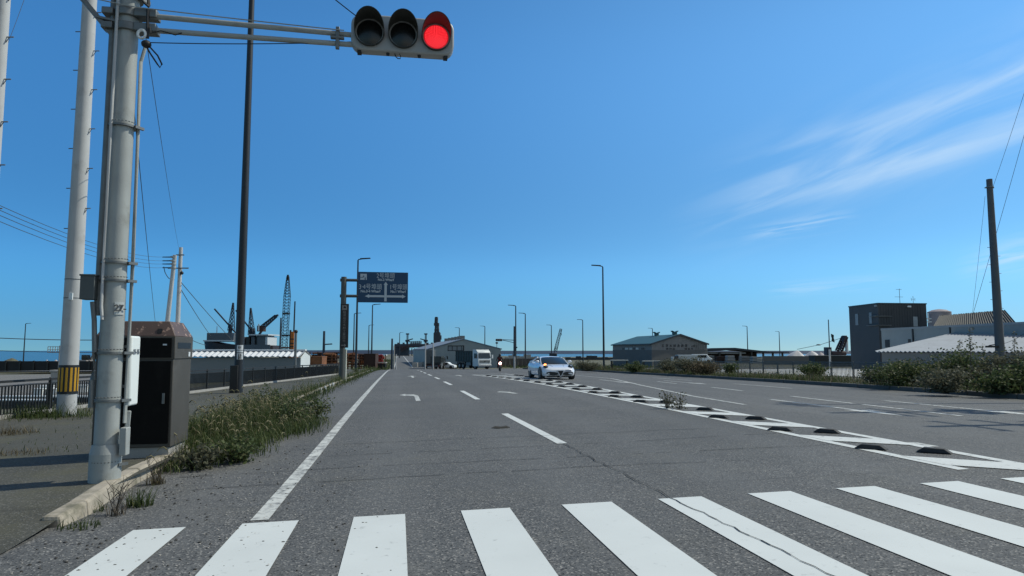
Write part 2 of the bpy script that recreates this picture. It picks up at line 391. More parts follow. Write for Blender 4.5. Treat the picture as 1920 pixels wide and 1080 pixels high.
# kerbs: stones with joints, one long thing each
def kerb(name, label, line, wid, top, stone):
    bm = MB(); acc = 0
    for (x0, y0), (x1, y1) in zip(line, line[1:]):
        L = math.hypot(x1-x0, y1-y0); n = max(1, round(L/stone))
        for i in range(n):
            a, b = (i+.008)/n, (i+.992)/n
            ax, ay, bx, by = x0+(x1-x0)*a, y0+(y1-y0)*a, x0+(x1-x0)*b, y0+(y1-y0)*b
            dx, dy = (by-ay), -(bx-ax); q = math.hypot(dx, dy); dx, dy = dx/q*wid, dy/q*wid
            za, zb = h(ax, ay), h(bx, by); ta, tb = top(ax, ay), top(bx, by); j = random.uniform(-.006, .006); c = .022
            for w0, w1, t0 in ((0, 1, 0),):
                bm.hexa([(ax, ay, za-.1), (bx, by, zb-.1), (bx-dx, by-dy, zb-.1), (ax-dx, ay-dy, za-.1),
                         (ax-dx*.16, ay-dy*.16, za+ta+j), (bx-dx*.16, by-dy*.16, zb+tb+j), (bx-dx, by-dy, zb+tb+j), (ax-dx, ay-dy, za+ta+j)])
    o = bm.build(name, KERB, smooth=False, bevel=.03)
    return tag(o, label, 'kerb')
ktop = lambda x, y: .025+.125*ss(5.9, 7.6, y)
kerb('kerb', 'worn beige concrete kerb along the sidewalk, curving away beside the signal pole',
     [(-3.02, 112), (-2.98, 60), (-2.98, 12), (-2.98, 9), (-2.9, 8.0), (-2.82, 7.2), (-2.86, 6.75)], -.2, ktop, .6)
kerb('kerb', 'shade-coloured kerb of the weedy verge on the far side of the oncoming lanes', [(KR, -20), (KR, 20), (KR, 60), (KR, 112)], -.18, lambda x, y: .17, 2.0).data.materials[0] = mat('kerb_shade_dark', (.085, .085, .08), .9, 0, .15, 2)  # concrete colour lowered to stand for shade on its road-side face

# road markings: thin strips that follow the surface
def strip(bm, pts, wid, lift=.006, step=1.0):
    for (x0, y0), (x1, y1) in zip(pts, pts[1:]):
        n = max(1, round(math.hypot(x1-x0, y1-y0)/step)); q = math.hypot(x1-x0, y1-y0); nx, ny = (y1-y0)/q*wid/2, -(x1-x0)/q*wid/2
        for i in range(n):
            P = []
            for t, sg in ((i/n, -1), (i/n, 1), ((i+1)/n, 1), ((i+1)/n, -1)):
                x, y = x0+(x1-x0)*t+sg*nx, y0+(y1-y0)*t+sg*ny; P.append((x, y, h(x, y)+lift))
            bm.poly(P)
def patch(bm, pts, lift=.0065): bm.poly([(x, y, h(x, y)+lift) for x, y in pts])
def marking(name, bm, material): return tag(bm.build(name, material, smooth=False), kind='structure')
b = MB()
for x0, x1 in ((-2.19, -1.77), (-1.31, -.84), (-.37, .08), (.58, 1.03), (1.52, 2.0), (2.46, 2.9), (3.38, 3.83), (4.32, 4.75), (5.26, 5.70), (6.2, 6.66), (7.14, 7.6), (8.1, 8.56), (9.05, 9.5), (10, 10.45)):
    for k in range(4):
        ya, yb = 2.9+(6.45-2.9)*k/4, 2.9+(6.45-2.9)*(k+1)/4
        patch(b, [(x0, ya), (x1, ya), (x1, yb), (x0, yb)])
marking('crosswalk_stripes', b, P_FRESH)
b = MB(); strip(b, [(-1.19, 6.55), (-1.17, 11), (-1.15, 30), (-1.2, 62), (-1.2, 108)], .155); marking('edge_line', b, P_WORN)
b = MB()
for a, c in ((10.55, 15.9), (21.0, 26.2), (31.7, 36.2), (41, 45.5), (51, 56), (61, 66), (71, 76), (82, 88)):
    xx = 2.5-.012*max(0, a-10)**1.0*.8; strip(b, [(2.5 if a < 12 else 2.38, a), (2.42 if a < 12 else 2.36, c)], .16)
marking('lane_dashes', b, P_MID)
b = MB()
strip(b, [(6.27, 7.0), (6.24, 12), (6.2, 20), (6.15, 30), (5.75, 42), (5.3, 50)], .15)
strip(b, [(7.13, 7.0), (7.12, 14), (7.16, 20), (7.5, 34), (7.8, 45), (7.9, 52)], .15)
strip(b, [(5.3, 50), (7.9, 52)], .3)
marking('median_lines', b, P_MID)
b = MB()
yy = 7.25
while yy < 48:
    xr = 7.1 if yy < 20 else 7.1+.8*(yy-20)/28; xl = 6.3 if yy < 30 else 6.15-.7*(yy-30)/18
    patch(b, [(xl, yy+.05), (xr, yy-.75), (xr, yy-.05), (xl, yy+.80)], .0085); yy += 2.27
marking('median_hatching', b, P_MID)
b = MB()
patch(b, [(7.2, 8.62), (14, 8.55), (14, 8.95), (7.2, 9.05)]); patch(b, [(14, 8.55), (19.6, 8.5), (19.6, 8.9), (14, 8.95)])
strip(b, [(8.6, 16.4), (8.8, 20), (10.2, 28.6), (12.2, 39), (13, 60)], .13)
for a, c in ((13.4, 16.9), (17.2, 20.6), (24, 27), (31, 34)): strip(b, [(12.05+max(0, a-15)*.05, a), (12.1+max(0, c-15)*.05, c)], .15)
for a, c in ((14, 16), (26.9, 32), (37, 43)): strip(b, [(16.2, a), (16.2, c)], .14)
for X in (10.6, 14.2):                                  # straight-on arrows of the oncoming lanes, worn
    for Y in (13.7, 31.0):
        patch(b, [(X-.08, Y+1.2), (X+.08, Y+1.2), (X+.08, Y+5), (X-.08, Y+5)]); patch(b, [(X-.35, Y+1.2), (X, Y-.4), (X+.35, Y+1.2)])
marking('oncoming_lane_marks', b, P_WORN)
b = MB()                                               # turn and straight-on arrows
patch(b, [(.54, 21.2), (.68, 21.2), (.68, 23.9), (.54, 23.7)]); patch(b, [(.68, 23.9), (.56, 24.7), (.26, 24.9), (.26, 24.3), (.54, 23.7)]); patch(b, [(.26, 25.3), (.05, 24.6), (.26, 23.9)])
patch(b, [(.9, 46), (1.05, 46), (1.05, 50), (.9, 50)]); patch(b, [(.6, 50), (1.35, 50), (.97, 52)])
patch(b, [(3.86, 23.3), (4.02, 23.3), (3.9, 24.4), (3.6, 24.9), (3.45, 24.5), (3.72, 24.1)]); patch(b, [(4.15, 47), (4.3, 47), (4.3, 49.4), (4.15, 49.4)]); patch(b, [(3.95, 49.4), (4.5, 49.4), (4.22, 51)])
strip(b, [(-1.2, 107), (5.2, 107)], .45); 
marking('lane_arrows', b, P_WORN)
b = MB(); strip(b, [(3.0, 133), (3.2, 660)], .2, .016, 10)
strip(b, [(3.3, 133), (8.2, 133)], .5, .02); strip(b, [(3.3, 133.4), (2.2, 139)], .3, .02); strip(b, [(-.8, 133), (-.8, 640)], .16, .016, 10); strip(b, [(8.1, 136), (8.1, 640)], .16, .016, 10)
marking('far_road_lines', b, P_MID)
# the sealed crack running on from the lane line, with side cracks
b = MB(); pts = []; rr = random.Random(5)
y = 10.5; x = 2.5
while y > 3.2: pts.append((x+rr.uniform(-.018, .018), y)); y -= .13; x += rr.uniform(-.004, .010)
for p, q in zip(pts, pts[1:]): strip(b, [p, q], rr.uniform(.005, .015), .0115, .2)
for y0, xa, xb in ((9.1, -2.6, 6.0), (8.2, -2.2, 4.5), (11.6, -2.8, 6.1), (15.9, -2.8, 6), (10.3, -1, 6)):
    px, py = xa, y0
    while px < xb:
        nx, ny = px+rr.uniform(.15, .4), py+rr.uniform(-.035, .045)
        if rr.random() < .72: strip(b, [(px, py), (nx, ny)], rr.uniform(.008, .018), .007, .5)
        px, py = nx, ny
marking('road_cracks', b, mat('crack', (.018, .018, .018), .9))
# ------------------------------------------------------------------ signal pole, lamp head, boxes
SX, SY = -3.14, 8.32
SZ = walk_z(SX, SY)
pr_ = Vector((.936, .353, 0)); sg_ = Vector((-.353, .936, 0))          # across and along the line of sight
def SP(a, b_, z): return Vector((0, 0, z)) + pr_*a + sg_*b_            # local to the pole's base
t = thing('signal_pole', 'galvanised steel traffic signal pole with numbered plate, standing at the kerb beside the brown cabinet', 'signal pole', (SX, SY, SZ))
MB().cyl((0, 0, 0), (0, 0, 7.6), .124, .108, 28).build('pole', GALV, t)
b = MB(); b.cyl((0, 0, 0), (0, 0, .30), .158, .158, 28); b.cyl((0, 0, .30), (0, 0, .40), .158, .136, 28, False); b.build('base_collar', GALV, t)
for z in (.17, .86, 1.38, 2.18, 2.38, 3.94, 5.45):
    b = MB(); b.cyl((0, 0, z), (0, 0, z+.022), .150, n=24)
    for k in range(9):
        a = -.9+k*.22; b.cyl(SP(math.sin(a)*.150, -math.cos(a)*.150, z+.045), SP(math.sin(a)*.152, -math.cos(a)*.152, z+.053), .011, n=6)
    b.bar(SP(.12, -.10, z+.01), SP(.21, -.03, z+.01), .03); b.build('clamp_band', GALV_D, t)
MB().tube([SP(-.10, -.12, 1.75), SP(-.115, -.11, 1.9), SP(-.115, -.105, 4), SP(-.105, -.10, 7.2)], .017, 8).build('conduit', CONC, t)
MB().tube([SP(-.155, .0, 1.8), SP(-.15, .0, 7.2)], .032, 8).build('conduit', GALV_D, t)
MB().tube([SP(.165, -.03, .62), SP(.168, -.02, 2.4), SP(.150, -.01, 4.75), SP(.19, 0, 4.95)], .020, 8).build('conduit', GALV, t)
b = MB(); b.box(.165, .235, -.10, .02, .28, .58); b.bar(SP(.19, 0, .5), SP(.2, .0, .75), .05); b.build('cable_entry', GALV, t, bevel=.008)
b = MB()
for k in range(12):
    a0, a1 = .08+k*.07, .08+(k+1)*.07
    b.hexa([SP(math.sin(a0)*.129, -math.cos(a0)*.129, 1.81), SP(math.sin(a1)*.129, -math.cos(a1)*.129, 1.81), SP(math.sin(a1)*.122, -math.cos(a1)*.122, 1.81), SP(math.sin(a0)*.122, -math.cos(a0)*.122, 1.81),
            SP(math.sin(a0)*.129, -math.cos(a0)*.129, 1.95), SP(math.sin(a1)*.129, -math.cos(a1)*.129, 1.95), SP(math.sin(a1)*.122, -math.cos(a1)*.122, 1.95), SP(math.sin(a0)*.122, -math.cos(a0)*.122, 1.95)])
b.build('number_sticker', mat('faded_sticker', (.42, .45, .45), .6), t)
text_mesh('plate_lettering', '27-', .10, mat('faded_ink', (.05, .055, .06), .7), t, Matrix.Translation(SP(.068, -.122, 1.88)) @ Matrix.Rotation(math.atan2(.353, .936)+.5, 4, 'Z') @ Matrix.Rotation(R(90), 4, 'X'), .002, .004)
# brackets and arms
L_ = lambda X, Y, z: Vector((X-SX, Y-SY, z-SZ))
b = MB(); b.bar(L_(-3.62, 8.2, 5.45), L_(-3.27, 8.28, 5.03), .075, .05); b.bar(L_(-3.62, 8.2, 5.45), L_(-3.5, 8.2, 5.45), .06, .05)
b.bar(L_(-3.45, 8.24, 5.22), L_(-3.24, 8.26, 5.19), .10, .03); b.build('brace', GALV_D, t, bevel=.006)
for z in (5.31, 5.14):
    b = MB(); b.cyl((0, 0, z-SZ-.045), (0, 0, z-SZ+.045), .148, n=24); b.box(.10, .34, -.12, .05, z-SZ-.05, z-SZ+.045); b.box(-.24, -.12, -.13, .03, z-SZ-.045, z-SZ+.03); b.build('arm_bracket', GALV_D, t, bevel=.008)
for z0, z1 in ((5.29, 5.255), (5.12, 5.135)):
    MB().tube([L_(-2.96, 8.25, z0), L_(-.55, 8.30, z1)], .031, 12).build('arm', GALV, t)
b = MB(); b.box(*[q for q in (-.80-SX, -.755-SX, -.07-.0, -.015, 5.06-SZ, 5.33-SZ)]); b.box(-.86-SX, -.70-SX, -.08, -.02, 5.18-SZ, 5.21-SZ); b.build('arm_clamp', GALV_D, t, bevel=.006)
b = MB()
for k in range(20):
    a0, a1 = k/20*6.283, (k+1)/20*6.283
    b.cyl(Vector((.20+.042*math.cos(a0), -.13, 4.99-SZ+.05*math.sin(a0)+.05)), Vector((.20+.042*math.cos(a1), -.13, 4.99-SZ+.05*math.sin(a1)+.05)), .016, n=6)
b.build('insulator', WHITEP, t)
b = MB(); b.sphere((.25, -.12, 4.93-SZ), .055, 12, (1, 1, .8)); b.tube([(.25, -.12, 5.35-SZ), (.26, -.12, 5.0-SZ)], .018, 6)
b.tube([(.24, -.12, 4.92-SZ), (.30, -.13, 4.82-SZ), (.38, -.13, 4.70-SZ), (.41, -.13, 4.66-SZ), (.43, -.13, 4.70-SZ), (.38, -.13, 4.80-SZ), (.27, -.12, 4.92-SZ)], .010, 6)
b.tube([(.10, -.16, 5.75-SZ), (.13, -.17, 5.52-SZ), (.22, -.16, 5.40-SZ), (.27, -.14, 5.36-SZ)], .014, 6)
b.tube([(.28, -.13, 5.13-SZ), (.30, -.13, 5.06-SZ), (.40, -.12, 5.10-SZ), (.55, -.1, 5.07-SZ), (.62, -.1, 5.10-SZ)], .007, 6)
b.tube([(.22, -.14, 5.75-SZ), (.25, -.13, 5.50-SZ), (.26, -.13, 5.38-SZ)], .018, 6); b.box(.18, .33, -.16, -.08, 5.62-SZ, 5.66-SZ)
b.build('cable_loop', CABLE, t)
MB().tube([SP(-.20, -.03, 1.95), SP(-.175, -.03, 1.75), SP(-.155, -.04, 1.4), SP(-.16, -.03, 1.1), SP(-.165, -.03, .8)], .026, 8).build('conduit', GALV_D, t)

def traffic_light(name, label, loc, rz=0, lit='red', scale=1.0, loop=True):
    t = thing(name, label, 'traffic light', loc, rz)
    g = mat('signal_housing', (.33, .34, .34), .5, 0, .04, 2)
    pts = []; W, Hh, r = .62, .225, .13
    for cx, cz, a0 in ((W-r, Hh-r, 0), (-W+r, Hh-r, 90), (-W+r, -Hh+r, 180), (W-r, -Hh+r, 270)):
        for k in range(7): a = R(a0+k*15); pts.append((cx+r*math.cos(a), -.06, cz+r*math.sin(a)))
    MB().prism(pts, (0, .17, 0)).build('housing', g, t, bevel=.02)
    dk = mat('visor_black', (.030, .033, .030), .6, 0, .08, 3)
    for i, x in enumerate((-.40, 0, .40)):
        b = MB(); N = 36; rb = .178
        rings = [[], [], [], []]
        for k in range(N):
            a = 2*math.pi*k/N; c = math.cos(a); f_ = .05+.31*max(0, (c+.30)/1.30)**.85
            for j, (rr_, yy_) in enumerate(((rb, -.055), (rb*1.0, -.06-f_), (rb-.008, -.06-f_), (rb-.008, -.055))):
                rings[j].append((x+rr_*math.sin(a), yy_, -.005+rr_*c - (.02*f_/.28 if j in (1, 2) else 0)))
        b.loft(rings, cap=False); b.build('visor', dk, t)
        on = (i == 2 and lit == 'red')
        LM = mat('lens_red_lit', (.4, .01, .015), .35, 0, 0, 1, emit=(1.0, .008, .02), estr=.42) if on else mat('lens_dark', (.012, .014, .015), .25, 0, .1, 2)
        b = MB(); rings = []
        for q in range(5):
            rad = .152*(1-q/5*.98); rings.append([(x+rad*math.sin(2*math.pi*k/28), -.062-.022*(1-(rad/.152)**2), -.005+rad*math.cos(2*math.pi*k/28)) for k in range(28)])
        b.loft(rings); ln = b.build('lens', LM, t)
        if on:
            b = MB(); leds = [(0, 0)]
            for q in range(1, 9):
                for k in range(5*q):
                    leds.append((q*.0165, 2*math.pi*(k+.5*(0))/(5*q)))
            for rad, a in leds:
                b.cyl((x+rad*math.sin(a), -.082+.022*(rad/.152)**2, -.005+rad*math.cos(a)), (x+rad*math.sin(a), -.090+.022*(rad/.152)**2, -.005+rad*math.cos(a)), .0046, n=6)
            b.build('led_dots', mat('led_red', (.5, .05, .05), .3, emit=(1, .045, .06), estr=1.7), ln)
    b = MB()
    for x in (-.52, .52): MB().box(x-.025, x+.025, -.03, .06, -.25, -.2225).build('mounting_lug', CABLE, t)
    for x in (-.18, .2): MB().cyl((x, 0, -.255), (x, 0, -.2255), .018, .022, 8).build('mounting_lug', CABLE, t)
    if loop:
        b.tube([(-.10, 0, -.22), (-.085, 0, -.262), (-.06, 0, -.285), (-.03, 0, -.285), (-.025, 0, -.26), (-.04, 0, -.222)], .006, 6)
        b.build('cable_loop', CABLE, t)
    else: b.bm.free()
    return t
traffic_light('traffic_light', 'three-lamp horizontal traffic light showing red, hanging over the near lane', (0.0, 8.3, 5.285))

t = thing('equipment_cabinet', 'white narrow control cabinet clamped to the steel signal pole', 'cabinet', (SX+.175, SY+.10, SZ+.80))
MB().box(-.025, .025, -.06, .20, 0, .78).build('cabinet_body', mat('cabinet_white', (.70, .74, .72), .5, 0, .03, 2), t, bevel=.02)
for z in (.22, .66): b = MB(); b.bar((-.08, -.04, z), (-.025, -.04, z), .03); b.build('bracket', GALV_D, t)
text_mesh('cabinet_lettering', '25-15', .075, mat('label_grey', (.16, .18, .20), .6), t, Matrix.Translation((.027, .07, .60)) @ Matrix.Rotation(R(90), 4, 'Z') @ Matrix.Rotation(R(90), 4, 'X'), .003)
p = SP(-.225, -.02, 0)
t = thing('junction_box', 'small grey junction box fixed to the left of the signal pole', 'junction box', (SX+p.x, SY+p.y, SZ+1.97))
MB().box(-.08, .07, -.08, .08, 0, .26).build('box_body', mat('box_grey', (.075, .085, .085), .5), t, bevel=.008)
MB().box(-.088, .078, -.09, .09, .2555, .275).build('lid', mat('box_grey', (.075, .085, .085), .5), t, bevel=.006)

# brown switchgear cabinet
cx0, cx1, cy0, cy1 = -3.98, -3.0, 10.05, 10.85
cz = walk_z(-3.5, 10.4)
t = thing('switchgear_cabinet', 'tall dark brown utility cabinet with a peeling sloped lid, in weeds by the kerb', 'utility cabinet', ((cx0+cx1)/2, cy0, cz))
X0, X1, D_ = (cx0-cx1)/2, (cx1-cx0)/2, cy1-cy0
CABB = mat('cabinet_brown', (.062, .057, .048), .65, 0, .15, 2.5, stain=(.085, .08, .072), stain_scale=2.2, stain_lo=.58, stain_hi=.70)
CABL = mat('cabinet_lid', (.095, .062, .052), .6, 0, .2, 3, stain=(.33, .22, .17), stain_scale=10, stain_lo=.585, stain_hi=.61)
b = MB(); b.box(X0+.03, X1-.03, .03, D_-.03, 0, .16); b.build('plinth', CONC_G, t)
b = MB(); b.box(X0, X1, 0, D_, .14, 1.33); b.build('cabinet_body', CABB, t, bevel=.012)
b = MB(); b.box(X0-.012, X1+.012, -.012, D_+.012, 1.315, 1.622); b.build('upper_band', CABB, t, bevel=.008)
b = MB(); q = .13
b.loft([[(X0-.012, -.012, 1.623), (X1+.012, -.012, 1.623), (X1+.012, D_+.012, 1.623), (X0-.012, D_+.012, 1.623)], [(X0+.10, .10, 1.83), (X1-.10, .10, 1.83), (X1-.10, D_-.10, 1.83), (X0+.10, D_-.10, 1.83)]])
b.build('lid', CABL, t, bevel=.01)
for x, in ((X0+.2,), (X1-.2,)):
    b = MB(); b.bar((x, .02, 1.66), (x, .045, 1.72), .06, .035); b.build('lifting_lug', DARKP, t)
DOOR_SHADE = mat('door_shade_dark', (.007, .0065, .006), .7, 0, .15, 3, stain=(.014, .013, .012), stain_scale=2, spec=.12)  # cabinet paint darkened: shade of the front put into both door panels
do = MB().box(X0+.05, X1-.03, -.012, -.0025, .19, 1.29).build('door', DOOR_SHADE, t, bevel=.003)
MB().box(X1-.12, X1-.09, -.03, -.0125, .72, .86).build('handle', GALV_D, do)
MB().box(X0+.05, X1-.03, -.020, -.0135, 1.335, 1.60).build('upper_door', DOOR_SHADE, t, bevel=.003)
b = MB(); b.box(X1+.0125, X1+.016, .1, D_-.1, 1.46, 1.54); b.build('vent_slot', BLACKP, t)
MB().box(X1+.0125, X1+.018, D_-.2, D_-.12, 1.345, 1.41).build('label_plate', SIGNWH, t); MB().box(X1-.14, X1-.09, -.0245, -.0205, 1.50, 1.52).build('label_plate', SIGNWH, t)

# ------------------------------------------------------------------ white utility pole with hazard band
def pegs(t, side, z0, z1, r0, n, d=Vector((1, 0, 0))):
    for k in range(n):
        b = MB()
        z = z0+(z1-z0)*k/n; s = 1 if k % 2 else -1
        b.tube([d*(s*(r0-.02))+Vector((0, 0, z)), d*(s*(r0+.13))+Vector((0, 0, z)), ], .012, 6)
        if s > 0: b.tube([d*(s*(r0-.02))+Vector((0, -.02, z-.14)), d*(s*(r0+.05))+Vector((0, 0, z))], .008, 5)
        b.build('step_bolt', GALV_D, t)
p = base(131, 16.5); p.z = h(p.x, p.y)
t = thing('utility_pole', 'white concrete utility pole with a black and yellow hazard band, behind the signal pole', 'utility pole', p)
MB().cyl((0, 0, -.2), (0, 0, 13), .205, .145, 32).build('pole', CONC, t)
zb = zat(737, 16.5)-p.z; zt = zat(684, 16.5)-p.z
b = MB(); b.cyl((0, 0, zb), (0, 0, zt), .212, .210, 32); b.build('hazard_band', BLACKP, t)
b = MB()
for k in range(14):
    a = 2*math.pi*k/14; da = .115
    b.prism([(math.cos(a+q)*.2155, math.sin(a+q)*.2155, zb+.06) for q in (-da, 0, da)]+[(math.cos(a+q)*.209, math.sin(a+q)*.209, zb+.06) for q in (da, 0, -da)], (0, 0, zt-zb-.12))
b.build('hazard_stripes', YELLOW, t)
pegs(t, True, 4.6, 13, .18, 17, rt.copy())
for z in (2.9, 3.35): MB().cyl((0, 0, z), (0, 0, z+.015), .195, n=28).build('steel_band', CABLE_G, t)
b = MB(); b.box(.06, .16, -.19, -.165, 2.86, 3.02, Matrix.Rotation(-.35, 4, 'Z')); b.build('number_plate', WHITEP, t)

p = base(-40, 12.5)
t = thing('utility_pole', 'pale utility pole with step bolts, cut off by the left edge of the view', 'utility pole', p)
MB().cyl((0, 0, -.2), (0, 0, 12.5), .15, .11, 28).build('pole', CONC, t)
pegs(t, True, 2.2, 12, .125, 24, rt.copy())

# ------------------------------------------------------------------ street lamps
def street_lamp(label, p, height=12, r=.11, head=1.0, rz=0, detail=False, group='street lamps along the port roads', M=None):
    t = thing('street_lamp', label, 'street lamp', p, rz, group)
    M = M or mat('lamp_post_navy', (.020, .026, .034), .5, .2, .1, 2)
    MB().cyl((0, 0, -.1), (0, 0, height), r, r*.6, 16 if detail else 10).build('pole', M, t)
    if head:
        b = MB(); b.tube([(0, 0, height-.15), (.04, 0, height+.05), (.35*head, 0, height+.12)], r*.45, 8); b.build('arm', M, t)
        b = MB(); b.loft([[(.2*head, -.13, height+.07), (.2*head, .13, height+.07), (.2*head, .13, height+.20), (.2*head, -.13, height+.20)], [(1.15*head, -.16, height+.15), (1.15*head, .16, height+.15), (1.15*head, .16, height+.25), (1.15*head, -.16, height+.25)]])
        b.build('lamp_head', M, t, bevel=.02)
    return t
p = base(449, 26, .1)
t = street_lamp('thick black lamp post rising out of view, with white stickers low on it', p, 16.5, .17, 1, 0, True)
b = MB(); b.box(-.27, .02, -.22, .06, -.1, 1.05); b.build('service_box', DARKP, t, bevel=.02)
b = MB()
for z0, z1 in ((1.27, 1.50), (1.53, 1.60), (1.62, 1.80)):
    b.prism([(math.sin(a)*.163, -math.cos(a)*.163, z0) for a in [x*.1 for x in range(-4, 12)]]+[(math.sin(a)*.155, -math.cos(a)*.155, z0) for a in [x*.1 for x in range(11, -5, -1)]], (0, 0, z1-z0))
b.build('stickers', SIGNWH, t)
for z, s_ in ((1.71, '01'), (1.42, '13'), (1.33, '01')):
    text_mesh('sticker_lettering', s_, .12, BLACKP, t, face_m((.05, -.168, z), .3), .003, .004)
NEAR = [(668, 74, 'tall lamp post just behind the blue direction sign'), (1132, 80, 'tallest lamp post on the verge, right of the white sports car')]
for px, D, lb in NEAR: street_lamp(lb, base(px, D), 12, .13, 1.15, -.15 if px < 960 else math.pi-.15)
FAR = [(697, 573, 'left', 'lamp post standing under the right half of the direction sign'), (691, 610, 'left', 'thin lamp post just left of the one under the direction sign'), (663, 588, 'left', 'slim lamp post right beside the dark vertical sign'),
       (749, 624, 'left', 'lamp post on the left edge of the road beyond the junction'), (861, 615, 'right', 'lamp post in front of the grey gabled warehouse, behind the dump truck'),
       (909, 612, 'right', 'lamp post at the right slope of the grey warehouse roof'), (967, 575, 'right', 'lamp post right beside the far signal pole'), (985, 588, 'right', 'lamp post just left of the white sports car, behind the far signal'),
       (1034, 610, 'right', 'lamp post left of the leaning crane boom on the skyline'), (1093, 600, 'right', 'lamp post between the leaning crane boom and the tallest verge lamp'),
       (1224, 616, 'right', 'lamp post in front of the teal-roofed warehouse'), (1402, 612, 'right', 'lamp post before the long low dark shed'), (1462, 622, 'right', 'lamp post at the left end of the white salt heaps'), (45, 607, 'left', 'lone lamp post beyond the parking lot, near the left edge of the view')]
for px, py, side, lb in FAR:
    D = 10855/(657-py); street_lamp(lb, base(px, D), 11.9, .11+D*.0004, 1.1+D*.0015, -.15 if side == 'left' else math.pi-.15)

# ------------------------------------------------------------------ direction sign and vertical sign
DS = 38.5
p = base(642, DS, .1)
def sgn(px, py, dy=0): q = PD(px, py, DS); return Vector((q.x-p.x, q.y-p.y+dy, q.z-p.z))
t = thing('sign_post', 'grey steel post with two arms carrying the blue direction sign', 'sign post', p)
b = MB(); b.cyl((0, 0, -.1), (0, 0, zat(519, DS)-p.z), .16, .15, 16); b.build('post', mat('sign_post_grey', (.085, .092, .085), .6, .1, .1, 2), t)
MB().cyl((.19, .0, -.1), (.19, .0, zat(655, DS)-p.z), .055, n=10).build('side_pipe', mat('pale_pipe', (.55, .56, .48), .7), t)
for py in (525, 555):
    z = zat(py, DS)-p.z
    b = MB(); b.tube([(-.2, 0, z), (.2, 0, z)], .09, 10); b.tube([(.2, 0, z), (.35, 0, z), (.62, 0, z), (.72, 0, z)], .085, 10); b.tube([(.7, 0, z), (1.9, -.02, z)], .045, 8); b.build('arm', mat('arm_grey', (.06, .065, .065), .6), t)
zc = (zat(509, DS)+zat(567, DS))/2; hw, hh = m_(92, DS)/2/.985, (zat(509, DS)-zat(567, DS))/2
pc = PD(718, 538, DS); pc.z = zc; pc.y = p.y-.12
t = thing('direction_sign', 'blue overhead direction sign with white arrows to the numbered wharves', 'road sign', pc)
MB().box(-hw, hw, 0, .05, -hh, hh).build('sign_panel', SIGNBL, t, bevel=.02)
SL = mat('sign_lettering', (.46, .52, .56), .5, 0, .03)
sx = lambda u: -hw+(u-175)/(1500-175)*2*hw            # sign pixels of a 1728 x 1080 enlargement
sz = lambda v: hh-(v-115)/(970-115)*2*hh
def stxt(s_, u0, u1, v0, v1, bold=.011, ps=.74):
    hgt = (v1-v0)/(970-115)*2*hh
    text_mesh('sign_lettering', s_, hgt/ps, SL, t, face_m((sx((u0+u1)/2), -.006, sz((v0+v1)/2))), bold, .004, width=(u1-u0)/(1500-175)*2*hw)
stxt('2号埠頭', 660, 1140, 160, 285); stxt('No.2 Wharf', 690, 1120, 300, 365, .007)
stxt('3·4号埠頭', 200, 800, 475, 605); stxt('No.3·4 Wharf', 240, 765, 625, 695, .007)
stxt('1号埠頭', 1020, 1470, 475, 605); stxt('No.1 Wharf', 1030, 1440, 625, 695, .007)
b = MB()
def sp(pts): b.prism([(sx(u), -.002, sz(v)) for u, v in pts], (0, -.006, 0))
sp([(872, 935), (935, 935), (935, 475), (962, 475), (905, 385), (850, 475), (872, 475)])
sp([(871, 765), (471, 765), (471, 740), (360, 795), (471, 845), (471, 822), (871, 822)]); sp([(936, 765), (1345, 765), (1345, 740), (1440, 795), (1345, 850), (1345, 822), (936, 822)])
b.build('arrows', SL, t)
b = MB(); sp([(228, 172), (400, 172), (400, 340), (228, 340)]); ic = b.build('ferry_symbol', SL, t)
b = MB()
for pts in ([(228, 278), (330, 278), (300, 262), (240, 262)], [(345, 340), (345, 285), (365, 265), (372, 285), (372, 340)], [(300, 225), (330, 225), (330, 258), (300, 258)]):
    b.prism([(sx(u), -.009, sz(v)) for u, v in pts], (0, -.003, 0))
b.build('symbol_cutout', SIGNBL, ic)
# vertical sign
D2 = DS-.4; pv = PD(645.5, 611, D2); zt2, zb2 = zat(570, D2), zat(652, D2)
t = thing('vertical_sign', 'narrow dark vertical sign with white characters and an arrow, fixed to the sign post', 'sign', (pv.x, pv.y, (zt2+zb2)/2))
hv, wv = (zt2-zb2)/2, m_(15.5, D2)/2
MB().box(-wv, wv, 0, .12, -hv, hv).build('sign_panel', DARKP, t, bevel=.015)
VL = mat('vertical_lettering', (.24, .22, .20), .6)
chars = '臨港地区木材工業団地'
for k, c in enumerate(chars):
    z = hv-2*hv*(240+k*72-45)/(1040-45); text_mesh('sign_lettering', c, .165, VL, t, face_m((-.0, -.006, z)), .004, .004)
b = MB(); zi = hv-2*hv*(135-45)/995
b.prism([(-.13, -.002, zi-.12), (.13, -.002, zi-.12), (.13, -.002, zi+.13), (-.13, -.002, zi+.13)], (0, -.006, 0)); ic = b.build('ferry_symbol', VL, t)
b = MB(); b.prism([(-.06, -.0085, zi-.03), (.09, -.0085, zi-.03), (.06, -.0085, zi+.06), (.0, -.0085, zi+.09), (-.06, -.0085, zi+.05)], (0, -.003, 0)); b.build('symbol_cutout', DARKP, ic)
b = MB(); za = hv-2*hv*(985-45)/995
b.prism([(-.14, -.002, za-.02), (.02, -.002, za-.02), (.02, -.002, za-.09), (.12, -.002, za), (.02, -.002, za+.09), (.02, -.002, za+.02), (-.14, -.002, za+.02)], (0, -.006, 0)); b.build('arrow', VL, t)

